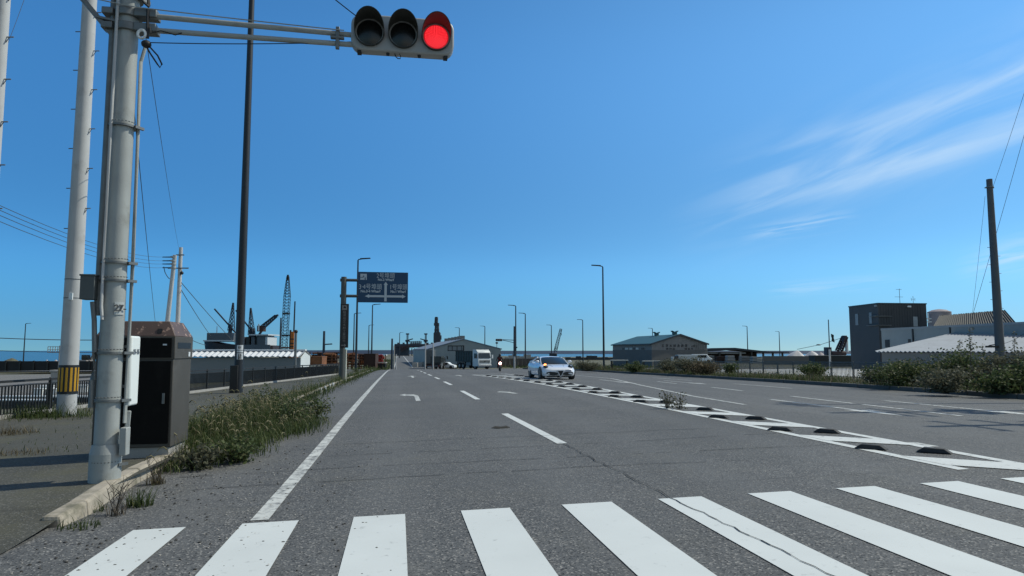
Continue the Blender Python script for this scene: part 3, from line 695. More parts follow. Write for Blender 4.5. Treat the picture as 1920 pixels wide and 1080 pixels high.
# ------------------------------------------------------------------ fences
def rail_fence(label, line, hgt, M, zf, step=2.0, gap=.115, basek=True):
    x0, y0 = line[0]; t = thing('picket_fence', label, 'fence', (x0, y0, zf(x0, y0)))
    o = Vector((x0, y0, zf(x0, y0)))
    P = []
    for (ax, ay), (bx, by) in zip(line, line[1:]):
        n = max(1, round(math.hypot(bx-ax, by-ay)/step))
        for i in range(n): P.append((ax+(bx-ax)*i/n, ay+(by-ay)*i/n))
    P.append(line[-1])
    G = [Vector((x, y, zf(x, y)))-o for x, y in P]
    for g in G:
        b = MB(); b.box(g.x-.03, g.x+.03, g.y-.03, g.y+.03, g.z-.15, g.z+hgt+.03); b.cyl(g+Vector((0, 0, hgt+.03)), g+Vector((0, 0, hgt+.05)), .03, .015, 8); b.build('post', M, t)
    for a, c in zip(G, G[1:]):
        b = MB(); zz = Vector((0, 0, 1))
        b.bar(a+zz*hgt, c+zz*hgt, .045, .055); b.bar(a+zz*(hgt-.10), c+zz*(hgt-.10), .03, .03); b.bar(a+zz*.10, c+zz*.10, .03, .03)
        n = max(2, round((c-a).length/gap))
        for k in range(1, n): q = a+(c-a)*k/n; b.box(q.x-.013, q.x+.013, q.y-.013, q.y+.013, q.z+.1, q.z+hgt-.1)
        b.build('picket_panel', M, t)
    if basek:
        b = MB()
        for a, c in zip(G, G[1:]): b.bar(a+Vector((0, 0, .02)), c+Vector((0, 0, .02)), .12, .16)
        b.build('footing', CONC_G, t)
    return t
FEN = mat('fence_brown', (.022, .021, .020), .5, .1, .1, 3)
rail_fence('dark brown picket fence along the left sidewalk, from white pole to direction sign', [(-8.9, 8), (-8.8, 17), (-7.74, 27.6), (-6.3, 41), (-4.7, 57)], .84, FEN, lambda x, y: walk_z(x, y)-.01)
rail_fence('dark picket fence behind the right verge, in front of the pale yard', [(26.6, 70), (26.3, 55), (25.7, 42.4), (25.6, 30), (25.5, 18)], .95, mat('fence_grey', (.09, .10, .105), .5, .2, .1, 3), lambda x, y: h(x, y)+.10, 2.2, .12, False)

# ------------------------------------------------------------------ wires
def wire(label, pts, sag, r=.012, M=CABLE, group=None, name='cable'):
    b = MB(); out = []
    for a, c in zip(pts, pts[1:]):
        for k in range(13):
            q = k/12; v_ = a+(c-a)*q; out.append(Vector((v_.x, v_.y, v_.z-sag*4*q*(1-q))))
    o = Vector(pts[0]); b.tube([v_-o for v_ in out], r, 5); ob = b.build(name, M); ob.location = o
    return tag(ob, label, 'cable', group)
wire('thin grey cable from the signal pole clamp to the traffic light head', [Vector((SX+.26, SY-.12, 4.95)), Vector((-.62, 8.3, 5.17))], .02, .006)
wire('steel messenger wire from the brace across the pole to the upper arm', [Vector((-3.6, 8.15, 5.43)), Vector((-3.0, 8.16, 5.34)), Vector((-.7, 8.24, 5.28))], .005, .007, GALV)
wire('black cable running from the top edge of the view to the traffic light', [Vector((-1.25, 8.35, 6.05)), Vector((-.5, 8.34, 5.47))], .01, .007)
# ------------------------------------------------------------------ far left: poles, shed, parking, ship, cranes, steel yard
def vpole(name, label, px, D, py_top, r, M, cat='pole', pegsn=0, group=None, ground=None):
    p = base(px, D); p.z = h(p.x, p.y)-.3 if ground is None else ground
    t = thing(name, label, cat, p, 0, group); H_ = zat(py_top, D)-p.z
    MB().cyl((0, 0, -.2), (0, 0, H_), r, r*.72, 14).build('pole', M, t)
    return t, p, H_
D = 55
t, p, H_ = vpole('utility_pole', 'distant upright concrete utility pole with a leaning strut pole beside it, above the brown cabinet', 331, D, 463, .20, CONC)
for z, l0, l1 in ((zat(503, D), -.9, .75), (zat(478, D), -.3, .35)):
    b = MB(); b.bar(rt*l0+Vector((0, -.22, z-p.z)), rt*l1+Vector((0, -.22, z-p.z)), .09); b.build('crossarm', GALV_D, t)
b = MB(); b.sphere((.2, -.2, zat(512, D)-p.z), .14, 10); b.tube([(.1, -.2, zat(503, D)-p.z), (.25, -.25, zat(512, D)-p.z), (.1, -.2, zat(516, D)-p.z)], .03); b.build('cable_joint', CABLE, t)
PTOP = p.copy()
a = base(304, D); a.z = p.z; tp = PD(328, 478, D-.5)
t = thing('strut_pole', 'leaning concrete strut pole with four insulated wires, left of its upright partner', 'utility pole', a)
dv = tp-a; b = MB(); b.cyl((0, 0, 0), dv, .19, .15, 14); b.build('pole', CONC, t)
WP = []
for py in (482, 489, 495, 502):
    q = PD(325, py, D-.5)-a
    b = MB(); b.cyl(q+Vector((0, 0, 0)), q-rt*.85, .05, .035, 8); b.build('insulator', CABLE, t)
    b = MB(); b.cyl(q+Vector((0, 0, -.06)), q+Vector((0, 0, .06)), .215, n=12); b.build('steel_band', GALV, t); WP.append(q-rt*.8+a)
wire('black jumper cable looping down beside the leaning strut pole', [PD(307, 500, D), PD(310, 512, D), PD(318, 523, D)], .05, .03)
for i, (py0, q) in enumerate(zip((381, 390, 400, 412), WP)):
    wire('one of four parallel power lines running in from the left edge to the strut pole', [PD(-30, py0-9, 20), q], .45, .011, CABLE_G, 'power lines to the strut pole')
wire('taut guy cable from the distant upright pole down toward the ship, upper of two', [PD(340, 530, D), PD(445, 648, D+30)], .1, .03, CABLE_G)
wire('taut guy cable from the distant upright pole down toward the ship, lower of two', [PD(340, 544, D), PD(395, 630, D+30)], .1, .03, CABLE_G)
wire('short cable sagging from behind the brown cabinet toward the white-roofed shed', [PD(345, 630, D), PD(386, 647, D+30)], .1, .03, CABLE_G)
wire('thin near-vertical wire dropping past the right side of the signal pole', [PD(246, 150, 14), PD(292, 612, 40)], .1, .010, CABLE_G)
wire('faint thin wire from the top of the signal pole to the upright distant pole', [PD(272, 60, 12), PD(335, 464, D)], .2, .007, CABLE_G)
wire('horizontal dark telephone cable across the left, above the sea', [PD(-20, 633, 30), PD(240, 637, 30)], .05, .018, CABLE_G)
wire('low dark cable across the left just above the black stockpile wall', [PD(-20, 657, 32), PD(240, 661, 32)], .03, .016, CABLE_G)
wire('faint stray cable slanting up at the left edge of the sky', [PD(-5, 130, 20), PD(66, -60, 22)], .1, .007, CABLE_G)

# white-roofed shed: corrugated roof seen edge-on, long shaded wall
def corr_roof(b, A, B, C_, Dd, pitch, amp, th=.04):      # quad A(eave start) B(eave end) C(ridge end) D(ridge start) with waves along A-B
    n = max(2, round((B-A).length/pitch))*4; nz = (B-A).cross(Dd-A).normalized()
    if nz.z < 0: nz = -nz
    P0, P1, Q0, Q1 = [], [], [], []
    for k in range(n+1):
        q = k/n; o = nz*amp*math.cos(2*math.pi*k/4)
        e, r_ = A+(B-A)*q+o, Dd+(C_-Dd)*q+o
        P0.append(e); P1.append(r_); Q0.append(e-nz*th); Q1.append(r_-nz*th)
    b.loft([P0, P1], close=False); b.loft([Q0, Q1], close=False); b.loft([P0, Q0], close=False)
D = 50
p = base(450, D); gz_ = p.z-.4
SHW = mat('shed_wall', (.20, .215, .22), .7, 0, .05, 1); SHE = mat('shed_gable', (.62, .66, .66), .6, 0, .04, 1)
t = thing('white_roof_shed', 'long low shed with a white corrugated roof, behind the fence at left', 'shed', (p.x, p.y, gz_), VIEW)
lx0, lx1 = m_(200-450, D), m_(561-450, D); ez, rz_ = zat(668, D)-gz_, zat(657.5, D+2)-gz_+.0
dpt = 2.6
MB().box(lx0, lx1, .3, dpt, 0, ez-.12).build('wall', SHW, t)
b = MB(); b.prism([(lx1+.005, .3, 0), (lx1+.005, dpt, 0), (lx1+.005, dpt, ez+.0), (lx1+.005, 1.3, rz_-.12), (lx1+.005, .3, ez-.12)], (.04, 0, 0)); b.build('gable_wall', SHE, t)
b = MB(); corr_roof(b, Vector((lx0, 0, ez)), Vector((lx1+.1, 0, ez)), Vector((lx1+.1, 1.3, rz_)), Vector((lx0, 1.3, rz_)), .40, .045)
b.bar((lx0, 1.3, rz_+.05), (lx1+.1, 1.3, rz_+.05), .45, .10); b.build('roof', mat('white_roof', (.66, .68, .70), .5, .05, .05, 1), t)
b = MB(); corr_roof(b, Vector((lx0, dpt+.2, ez)), Vector((lx1+.1, dpt+.2, ez)), Vector((lx1+.1, 1.3, rz_)), Vector((lx0, 1.3, rz_)), .40, .045); b.build('roof', mat('white_roof', (.66, .68, .70)), t)

# parking lot beyond the fence
def car_simple(name, label, loc, rz, M, group=None, van=False, s=1.0):
    t = thing(name, label, 'van' if van else 'car', loc, rz, group)
    L, W, Hh = (4.4*s, 1.7*s, 1.9*s) if van else (4.0*s, 1.66*s, 1.45*s)
    prof = [(-L/2, .25), (-L/2, .75), (-L*.38, .95), (-L*.24, Hh), (L*.46, Hh), (L/2, .9), (L/2, .25)] if van else [(-L/2, .25), (-L/2, .65), (-L*.25, .85), (-L*.10, Hh), (L*.30, Hh), (L*.44, .9), (L/2, .85), (L/2, .25)]
    b = MB(); b.loft([[(-W/2+i, y, z) for y, z in prof] for i in (0, )]+[[(W/2, y, z) for y, z in prof]]); b.build('body', M, t, bevel=.05)
    g = MB()
    ys_ = (-L*.22, L*.40) if van else (-L*.12, L*.30)
    for s_ in (-1, 1): g.box(s_*(W/2+.004)-.004, s_*(W/2+.004)+.004, ys_[0], ys_[1], Hh*.60, Hh*.90)
    g.box(-W*.42, W*.42, ys_[1]+L*.10, ys_[1]+L*.12, Hh*.62, Hh*.88); g.build('window', GLASS, t)
    for y in (-L*.30, L*.30):
        for s_ in (-1, 1): MB().cyl((s_*W*.40, y, .3), (s_*(W/2+.012), y, .3), .3, n=16).build('wheel', RUBBER, t)
    return t
for k, (px, D, w2, hh) in enumerate(((80, 34, .22, .30), (92, 34.5, .26, .42), (101, 34.2, .18, .28), (160, 37, .20, .36), (171, 37.4, .16, .26))):
    q = base(px, D); q.z = h(q.x, q.y)-.36
    t = thing('plastic_crate', ('small white crate at the left of the row beyond the fence', 'tallest white crate in the row beyond the fence', 'white crate beside the concrete gate pillar', 'white crate between the two tall poles, beyond the fence', 'smaller white crate right beside the signal pole, beyond the fence')[k], 'crate', q, VIEW+.2*k)
    b = MB(); b.loft([[(-w2*.9, -w2*.9, 0), (w2*.9, -w2*.9, 0), (w2*.9, w2*.9, 0), (-w2*.9, w2*.9, 0)], [(-w2, -w2, hh), (w2, -w2, hh), (w2, w2, hh), (-w2, w2, hh)]]); b.build('crate_body', WHITEP, t, bevel=.02)
    MB().box(-w2-.02, w2+.02, -w2-.02, w2+.02, hh+.002, hh+.05).build('lid', WHITEP, t, bevel=.01)
q = base(110, 36); q.z = h(q.x, q.y)-.4
t = thing('concrete_pillar', 'pale square concrete gate pillar standing left of the hazard-banded pole', 'pillar', q); MB().box(-.22, .22, -.22, .22, 0, 1.15).build('shaft', CONC_G, t, bevel=.02); MB().box(-.27, .27, -.27, .27, 1.152, 1.25).build('cap', CONC_G, t, bevel=.02)
for px, D, ln in ((-40, 24, 5), (120, 26, 5)):
    q = base(px, D); q.z = h(q.x, q.y)-.36
    t = thing('concrete_barrier', 'low black and white concrete barrier behind the fence, %s' % ('at the far left edge' if px < 0 else 'beside the hazard-banded pole'), 'barrier', q, VIEW)
    MB().box(-ln/2, ln/2, 0, .4, 0, .34).build('barrier_body', BLACKP, t, bevel=.04); MB().box(-ln/2+.1, ln/2-.1, .02, .38, .343, .40).build('white_top', WHITEP, t, bevel=.01)
D = 120
q = base(60, D); q.z -= .3
t = thing('stockpile_wall', 'long black sheeted stockpile wall beyond the parking lot at left', 'wall', q, VIEW)
b = MB(); b.box(m_(-110, D), m_(118, D), 0, 1.5, 0, zat(677, D)-q.z); b.build('sheeted_wall', mat('black_sheet', (.012, .012, .013), .7, 0, .4, .8), t)
for k in range(9):
    x = m_(-100+k*26, D); MB().box(x, x+.25, -.16, -.004, 0, zat(676, D)-q.z).build('post', DARKP, t)
def heap(label, px, D, w_, h_, M, name='salt_heap', cat='heap', seed=1, z0=None, group=None):
    q = base(px, D); q.z = q.z if z0 is None else z0
    rr = random.Random(seed); b = MB(); rings = []; N = 26; ph = [rr.uniform(0, 6) for _ in range(4)]
    for j in range(9):
        f_ = j/8; rad = (1-f_)**.85; zz = h_*(1-(1-f_)**1.35) if False else h_*f_**.9
        rings.append([(w_/2*rad*math.cos(2*math.pi*k/N)*(1+.10*math.sin(3*2*math.pi*k/N+ph[0])+.07*math.sin(5*2*math.pi*k/N+ph[1]))+.05*w_*math.sin(f_*3+ph[2])*f_, w_/3*rad*math.sin(2*math.pi*k/N)*(1+.09*math.sin(4*2*math.pi*k/N+ph[2])), max(0, zz*(1+.12*math.sin(2*2*math.pi*k/N+ph[3])*(1-f_)))) for k in range(N)])
    b.loft(rings); o = b.build(name, M); o.location = q; o.rotation_euler = (0, 0, VIEW); return tag(o, label, cat, group)
SALT = mat('salt_sheet', (.62, .60, .60), .8, 0, .12, .5)
PINK = mat('pale_bag', (.55, .48, .44), .8, 0, .1, 1)
for px, lb, M, w_ in ((88, 'white sheeted heap showing above the black stockpile wall', SALT, 2.4), (105, 'pinkish sheeted heap above the black stockpile wall, right of the white one', PINK, 2.6), (20, 'low brown earth heap above the black stockpile wall near the left edge', EARTH, 7)):
    heap(lb, px, 126, w_, zat(674 if w_ < 5 else 671, 126)-base(px, 126).z, M, 'sheeted_heap', 'heap', int(px))
D = 70
q = base(112, D); t = thing('gantry_sign', 'pale lattice sign frame on a single post, seen over the parking lot', 'sign frame', q, VIEW)
MB().cyl((0, 0, -.4), (0, 0, zat(648, D)-q.z), .07, n=8).build('post', CONC_G, t)
b = MB(); z0, z1 = zat(661, D)-q.z, zat(650, D)-q.z
for z in (z0, (z0+z1)/2, z1): b.bar((-1.2, 0, z), (0.05, 0, z), .05)
for k in range(6): b.bar((-1.2+k*.25, 0, z0), (-1.2+k*.25, 0, z1), .05)
b.build('lattice_frame', CONC_G, t)
def excavator(label, px, D, py_top, M, flip=1, rz=VIEW, s=1.0, z0=None):
    q = base(px, D); 
    if z0 is not None: q.z = z0
    t = thing('excavator', label, 'excavator', q, rz)
    for y in (-1, 1): MB().box(-1.7*s, 1.7*s, y*1.1*s-.28*s, y*1.1*s+.28*s, 0, .8*s).build('track', RUBBER, t, bevel=.2*s)
    MB().box(-1.5*s, 1.3*s, -1.25*s, 1.25*s, .95*s, 1.9*s).build('body', M, t, bevel=.1)
    c = MB().box(.2*s, 1.4*s, -1.2*s, -.1*s, 1.91*s, 2.9*s).build('cab', GLASS, t, bevel=.08)
    b = MB(); b.bar((flip*1*s, .3, 1.6*s), (flip*2.6*s, .3, 4.4*s), .45*s, .35*s); b.bar((flip*2.5*s, .3, 4.4*s), (flip*4.3*s, .3, 3.6*s), .35*s, .3*s); b.build('boom', M, t)
    b = MB(); b.bar((flip*4.2*s, .3, 3.7*s), (flip*4.6*s, .3, 1.9*s), .3*s); b.build('stick', M, t)
    b = MB(); b.prism([(flip*4.2*s, 0, 2.0*s), (flip*5.0*s, 0, 2.0*s), (flip*4.9*s, 0, 1.2*s), (flip*4.4*s, 0, 1.1*s)], (0, .7*s, 0)); b.build('bucket', GALV_D, t)
    return t
excavator('pale excavator with its boom raised above the black stockpile wall', 158, 132, 652, mat('excavator_pale', (.32, .29, .27), .6), 1, VIEW, .95)

# ship at the far quay
D = 620
SEAZ = -4.3; q = PD(450, 657, D); q.z = SEAZ
u = D/1300
t = thing('cargo_ship', 'dark-hulled bulk carrier with deck cranes moored behind the white-roofed shed', 'ship', q, VIEW-.12)
def sxp(px): return (px-450)*u
def szp(py): return zat(py, D)-SEAZ
HULL = mat('ship_hull', (.030, .021, .024), .6, 0, .2, .05); HULLG = mat('ship_grey', (.10, .115, .13), .6, 0, .1, .1); SHIPW = mat('ship_white', (.55, .58, .60), .5, 0, .05, .2)
b = MB(); st = [(383, 640, .3), (388, 640, 4), (400, 641, 9), (420, 645, 11), (470, 648, 11), (515, 649, 11), (523, 648, 8)]
b.loft([[(sxp(px), -w2, 0), (sxp(px), w2, 0), (sxp(px)-(2 if px < 390 else 0), w2+.5, szp(py)), (sxp(px)-(2 if px < 390 else 0), -w2-.5, szp(py))] for px, py, w2 in st]); b.build('hull', HULL, t)
b = MB(); b.box(sxp(464), sxp(521), -11.7, -11.52, 4, szp(646)-.3); b.build('side_plating', HULLG, t)
MB().box(sxp(391), sxp(441), -7, 7, szp(641), szp(624.5)).build('hatch_cover', HULLG, t, bevel=.3)
MB().box(sxp(388), sxp(447), -10, -9.4, szp(640)-.2, szp(638)).build('bulwark', SHIPW, t)
for px in (460, 470, 480, 490): MB().box(sxp(px), sxp(px+7), -8, 8, szp(649), szp(632)).build('hold_coaming', DARKP if px % 20 else HULLG, t, bevel=.2)
b = MB(); b.box(sxp(493), sxp(508), -9, 9, szp(649), szp(630)); b.build('superstructure', HULLG, t, bevel=.2)
b = MB(); b.box(sxp(508.3), sxp(513), -9, 9, szp(648), szp(632)); b.build('superstructure', SHIPW, t, bevel=.2)
MB().box(sxp(478), sxp(516), -11, 11, szp(629.6), szp(627.5)).build('bridge_deck', SHIPW, t)
MB().cyl((sxp(408.5), -5, szp(640)), (sxp(408.5), -5, szp(612)), .55, .3, 8).build('foremast', SHIPW, t)
MB().cyl((sxp(439), -5, szp(640)), (sxp(439), -5, szp(622)), .5, .3, 8).build('foremast', SHIPW, t)
def lattice(b, a, c, w0, w1, n, r):                      # four chords with zig-zag lacing
    a, c = Vector(a), Vector(c); d = (c-a).normalized(); s1 = d.cross(Vector((0, 1, 0)))
    if s1.length < .1: s1 = d.cross(Vector((1, 0, 0)))
    s1.normalize(); s2 = d.cross(s1).normalized(); P = []
    for k in range(n+1):
        w2 = (w0+(w1-w0)*k/n)/2; m0 = a+(c-a)*k/n
        P.append([m0+s1*w2*i+s2*w2*j for i, j in ((-1, -1), (1, -1), (1, 1), (-1, 1))])
    for k in range(n):
        for i in range(4):
            b.bar(P[k][i], P[k+1][i], r*1.4); b.bar(P[k][i], P[k+1][(i+1) % 4], r); b.bar(P[k+1][i], P[k+1][(i+1) % 4], r)
for (hx, hy), (jx, jy), (bx_, by_), k in (((429, 624), (396, 579), (433, 568), 0), ((470, 632), (439, 582), (468.5, 578), 1)):
    MB().cyl((sxp(hx), 0, szp(640)), (sxp(hx), 0, szp(hy-16)), 2.2, 1.3, 10).build('crane_post', NAVY, t)
    b = MB(); b.bar((sxp(jx), 0, szp(jy)), (sxp(hx+14), 0, szp(hy+3)), 1.1, 1.1); b.build('crane_jib', NAVY, t)
    b = MB(); lattice(b, (sxp(hx+2), 0, szp(hy-4)), (sxp(bx_), 0, szp(by_)), 4.5, .8, 7, .35); b.build('crane_boom', NAVY, t)
b = MB(); lattice(b, (sxp(494), 0, szp(613)), (sxp(519), 0, szp(593)), 3.0, 2.0, 7, .45); b.bar((sxp(516), 0, szp(594)), (sxp(523), 0, szp(591.5)), 1.6); b.build('crane_jib', NAVY, t)
MB().box(sxp(485), sxp(497), -3, 3, szp(622), szp(611)).build('crane_house', RUST_D, t, bevel=.3)
MB().box(sxp(487.5), sxp(490), -3.3, -3.02, szp(621), szp(608)).build('crane_house', SHIPW, t)
b = MB(); b.bar((sxp(474), 0, szp(648)), (sxp(492), 0, szp(620)), 1.6); b.bar((sxp(474), 0, szp(616)), (sxp(476), 0, szp(640)), 3); b.build('crane_post', NAVY, t)

# crawler crane and pile driver
D = 230
q = base(535, D)
t = thing('crawler_crane', 'crawler crane with a tall upright black lattice boom, behind the white-roofed shed', 'crane', q, VIEW)
X_ = lambda px: m_(px-535, D); Z_ = lambda py: zat(py, D)-q.z
b = MB(); lattice(b, (X_(532), 0, Z_(660)), (X_(535.5), 0, Z_(556)), 1.75, 1.75, 18, .085); b.build('boom', BLACKP, t)
b = MB(); lattice(b, (X_(535.5), 0, Z_(556)), (X_(535.8), 0, Z_(518)), 1.75, .6, 7, .10); b.bar((X_(535.8), 0, Z_(526)), (X_(535.8), 0, Z_(515)), .55); b.build('boom_tip', BLACKP, t)
MB().box(X_(526), X_(545), -1.6, 1.6, .9, 3.2).build('body', DARKP, t, bevel=.1)
for y in (-1, 1): MB().box(X_(524), X_(548), y*1.6-.4, y*1.6+.4, 0, .9).build('track', RUBBER, t, bevel=.2)
for py, M in ((629, BLACKP), (652, RUST), (588, BLACKP)):
    MB().box(X_(532)-.55, X_(536)+.8, -.95, .95, Z_(py)-.25, Z_(py)+.25).build('boom_collar', M, t)
q = base(548, D)
t = thing('pile_driver', 'orange pile driver with a slim black mast, just right of the crawler crane', 'pile driver', q, VIEW)
X_ = lambda px: m_(px-548, D); Z_ = lambda py: zat(py, D)-q.z
MB().cyl((X_(549), .3, 0), (X_(550), .3, Z_(565)), .28, .22, 10).build('mast', BLACKP, t)
MB().box(X_(545), X_(551), -.5, .0, Z_(658), Z_(622)).build('hammer_casing', ORANGE, t, bevel=.05)
MB().box(X_(542.5), X_(544.8), -.4, .4, Z_(658), Z_(619)).build('leader', DARKP, t)
for py in (636, 644, 650): MB().box(X_(545)-.05, X_(551)+.05, -.52, -.502, Z_(py)-.2, Z_(py)+.2).build('casing_clamp', DARKP, t)
MB().box(X_(540), X_(556), -1.5, 1.5, 0, 2.2).build('body', ORANGE, t, bevel=.1)
t, p, H_ = vpole('steel_pole', 'thin grey pole with a tiny lamp in front of the shed gable end', 554, 44, 622, .10, GALV_D)
MB().sphere((.0, 0, H_), .12, 8).build('lamp_head', CABLE, t)
vpole('steel_pole', 'slim dark pole left of the lattice boom of the crawler crane', 525, 150, 596, .22, NAVY)
t, p, H_ = vpole('utility_pole', 'dark utility pole with one short arm above the rusty steel yard', 607, 120, 621, .26, NAVY)
b = MB(); b.bar((0, 0, zat(646, 120)-p.z), (1.4, 0, zat(645, 120)-p.z), .3, .2); b.build('arm', NAVY, t)
vpole('utility_pole', 'dark utility pole at the left kerb of the road beyond the junction', 735, 125, 635, .22, NAVY)
vpole('steel_pole', 'pale post beside the dark utility pole at the left of the far road', 739, 122, 648, .13, CONC_G)
vpole('steel_pole', 'short pale post at the left corner of the junction', 743, 118, 664, .11, CONC)

# rusty steel stacks: racks of pipes and frames
def steel_rack(label, px0, px1, D, py0, py1, cols, seed, rows=4, posts=4):
    rr = random.Random(seed); q = base((px0+px1)/2, D); q.z -= .25; wd = m_(px1-px0, D); z1 = zat(py1, D)-q.z; z0 = max(.15, zat(py0, D)-q.z)
    t = thing('steel_rack', label, 'rack', q, VIEW)
    for k in range(posts):
        x = -wd/2+wd*k/(posts-1)
        for y in (0, 2.2): MB().bar((x, y, 0), (x+rr.uniform(-.1, .1), y, z1+rr.uniform(-.2, .25)), .14).build('post', rr.choice(cols), t)
    for r_ in range(rows):
        z = z0+(z1-z0)*(r_+.5)/rows
        MB().bar((-wd/2, -.1, z-.12), (wd/2, -.1, z-.12), .12).build('beam', cols[0], t)
        for k in range(5):
            b = MB(); a0 = rr.uniform(0, .25); a1 = rr.uniform(.7, 1); rad = rr.uniform(.09, .2)
            b.cyl((-wd/2+wd*a0, .2+k*.4, z+rad+rr.uniform(0, .2)), (-wd/2+wd*a1, .2+k*.4, z+rad+rr.uniform(0, .25)), rad, n=8); b.build('steel_pipe', rr.choice(cols), t)
    return t
def container(label, px0, px1, D, py0, py1, M, name='shipping_container', dep=2.4):
    q = base((px0+px1)/2, D); q.z = zat(py0, D); wd = m_(px1-px0, D); H_ = zat(py1, D)-q.z
    t = thing(name, label, 'container', q, VIEW)
    b = MB(); n = max(4, int(wd/.28)); P = []
    for k in range(n*2+1): P.append((-wd/2+wd*k/(2*n), .05 if k % 2 else 0, .12))
    P += [(wd/2, dep, .12), (-wd/2, dep, .12)]
    b.prism(P, (0, 0, H_-.24)); b.build('side_panels', M, t)
    b = MB()
    for z in (0, H_-.12): b.box(-wd/2-.03, wd/2+.03, -.04, dep+.04, z, z+.118)
    for x in (-wd/2-.03, wd/2-.09): b.box(x, x+.12, -.045, .08, .12, H_-.12)
    b.build('frame', M, t); return t
OR2 = mat('orange_brown', (.22, .085, .03), .7, 0, .3, 2, stain=(.09, .035, .015), stain_scale=1)
container('faded orange container at the left end of the rusty steel yard, beside the shed gable', 583, 604, 92, 685, 668, OR2)
steel_rack('rusty pipe rack right of the orange container', 604, 632, 100, 688, 666, [RUST, OR2, RUST_D], 3)
steel_rack('low rack of brown pipes behind the orange container', 582, 640, 135, 676, 662, [RUST_D, RUST, RUST_D], 8, 3, 5)
steel_rack('rack of orange-brown pipes between the sign post and the tall lamp post', 646, 668, 105, 688, 665, [OR2, RUST, RUST_D], 4)
steel_rack('rusty rack between the two lamp posts under the direction sign', 669, 686, 108, 688, 667, [RUST, RUST_D, OR2], 6, 4, 3)
container('dark brown container stack right of the rusty racks', 683, 704, 104, 690, 663, RUST_D)
steel_rack('bright red and rust frame right of the dark container', 703, 718, 112, 682, 668, [REDP, RUST, REDP], 9, 3, 3)
q = base(713, 106); t = thing('steel_trestle', 'dark steel trestle with a pale top, at the end of the steel yard', 'trestle', q, VIEW)
b = MB(); b.box(-.85, .85, 0, 1.2, 1.0, 1.15); b.build('top', CONC_G, t)
for x in (-.75, 0, .75):
    for y in (.1, 1.1): MB().box(x-.06, x+.06, y-.06, y+.06, 0, 1.0).build('leg', DARKP, t)
MB().box(-.8, .8, .3, .9, .15, .9).build('stacked_load', DARKP, t)
q = base(715, 160); t = thing('white_canopy', 'small flat white canopy on posts behind the red frame', 'canopy', (q.x, q.y, q.z), VIEW)
MB().box(-1.1, 1.1, 0, 1.5, zat(667, 160)-q.z, zat(664.6, 160)-q.z).build('roof', WHITEP, t)
for x in (-1, 1): MB().box(x-.05, x+.05, .1, .2, 0, zat(667.2, 160)-q.z).build('post', GALV_D, t)

# ------------------------------------------------------------------ breakwater, shore, structures at the end of the road
NAVYC = mat('far_concrete_blocks', (.030, .058, .110), .8, 0, .25, .02)
q = PD(1000, 657, 1150); q.z = SEAZ
t = thing('breakwater', 'long dark breakwater along the sea horizon behind the port', 'breakwater', q, VIEW)
b = MB(); prv = None
P = []; rr = random.Random(3)
for k in range(60):
    x = -420+k*18; top = 5.2+rr.uniform(-.25, .25)+(1.1 if k < 14 else 0)
    P.append([(x, -9, 0), (x, -3+rr.uniform(-.5, .5), top*.75), (x, 0, top), (x, 6, top), (x, 14, 0)])
b.loft(P, close=True); b.build('armour_wall', NAVYC, t)
# pier with conveyor portal that closes off the road
D = 470; q = base(795, D)
X_ = lambda px: m_(px-795, D); Z_ = lambda py: zat(py, D)-q.z
t = thing('conveyor_gantry', 'dark conveyor gantry spanning the far end of the road', 'gantry', q, VIEW)
FARN = mat('far_steel', (.040, .050, .068), .7, 0, .2, .2); FARR = mat('far_rust', (.065, .042, .045), .7, 0, .2, .2)
MB().box(X_(741), X_(765.5), -3, 6, 0, Z_(646)).build('tower', FARN, t, bevel=.2)
MB().box(X_(787.5), X_(814), -3, 6, 0, Z_(646)).build('tower', FARN, t, bevel=.2)
MB().box(X_(741), X_(850), -3.6, 5, Z_(651.5), Z_(645.0)).build('conveyor_beam', FARN, t, bevel=.2)
MB().box(X_(750), X_(778), -3.9, -3.62, Z_(652), Z_(648.5)).build('cladding_panel', FARR, t)
b = MB(); lattice(b, (X_(752), -3.9, Z_(657)), (X_(768), -3.9, Z_(648)), 2, 1, 4, .3); lattice(b, (X_(768), -1, Z_(643)), (X_(790), -1, Z_(642)), 1.6, 1.6, 6, .25); b.build('truss', FARR, t)
for px in (745, 755, 800, 808, 822, 833): MB().box(X_(px), X_(px)+1.2, -1, 1, Z_(645), Z_(642.5)).build('roof_hood', FARN, t)
for px in (771, 776, 781):  MB().cyl((X_(px), 3, 0), (X_(px), 3, Z_(653)), .35, n=8).build('column', CONC, t)
for k, px in enumerate((760, 795)):
    t2 = thing('dockside_crane', 'slewing dockside crane above the conveyor gantry, %s one' % ('left-hand' if k == 0 else 'right-hand'), 'crane', (q.x, q.y, q.z), VIEW)
    s_ = 1 if k == 0 else -1
    for dx in (-1, 1): MB().cyl((X_(px+dx), 9, 0), (X_(px+dx), 9, Z_(626)), .28, n=6).build('mast', FARN, t2)
    MB().box(X_(px)-1.1, X_(px)+1.1, 8.4, 9.6, Z_(627), Z_(624.6)).build('mast_head', FARN, t2)
    b = MB(); b.bar((X_(px-s_*2), 9, Z_(638.5)), (X_(px+s_*10.5), 9, Z_(635)), .7); b.build('jib', FARN, t2)
    MB().box(X_(px)-1.4, X_(px)+1.4, 8, 10, Z_(640.5), Z_(637)).build('machine_house', FARN, t2, bevel=.1)
    b = MB(); b.bar((X_(px), 9, Z_(645)), (X_(px-1), 9, Z_(639)), 1.2); b.build('pedestal', FARN, t2)
D = 440; q = base(820, D)
X_ = lambda px: m_(px-820, D); Z_ = lambda py: zat(py, D)-q.z
t = thing('loading_tower', 'tall dark loading tower with a stepped head above the far warehouses', 'tower', q, VIEW)
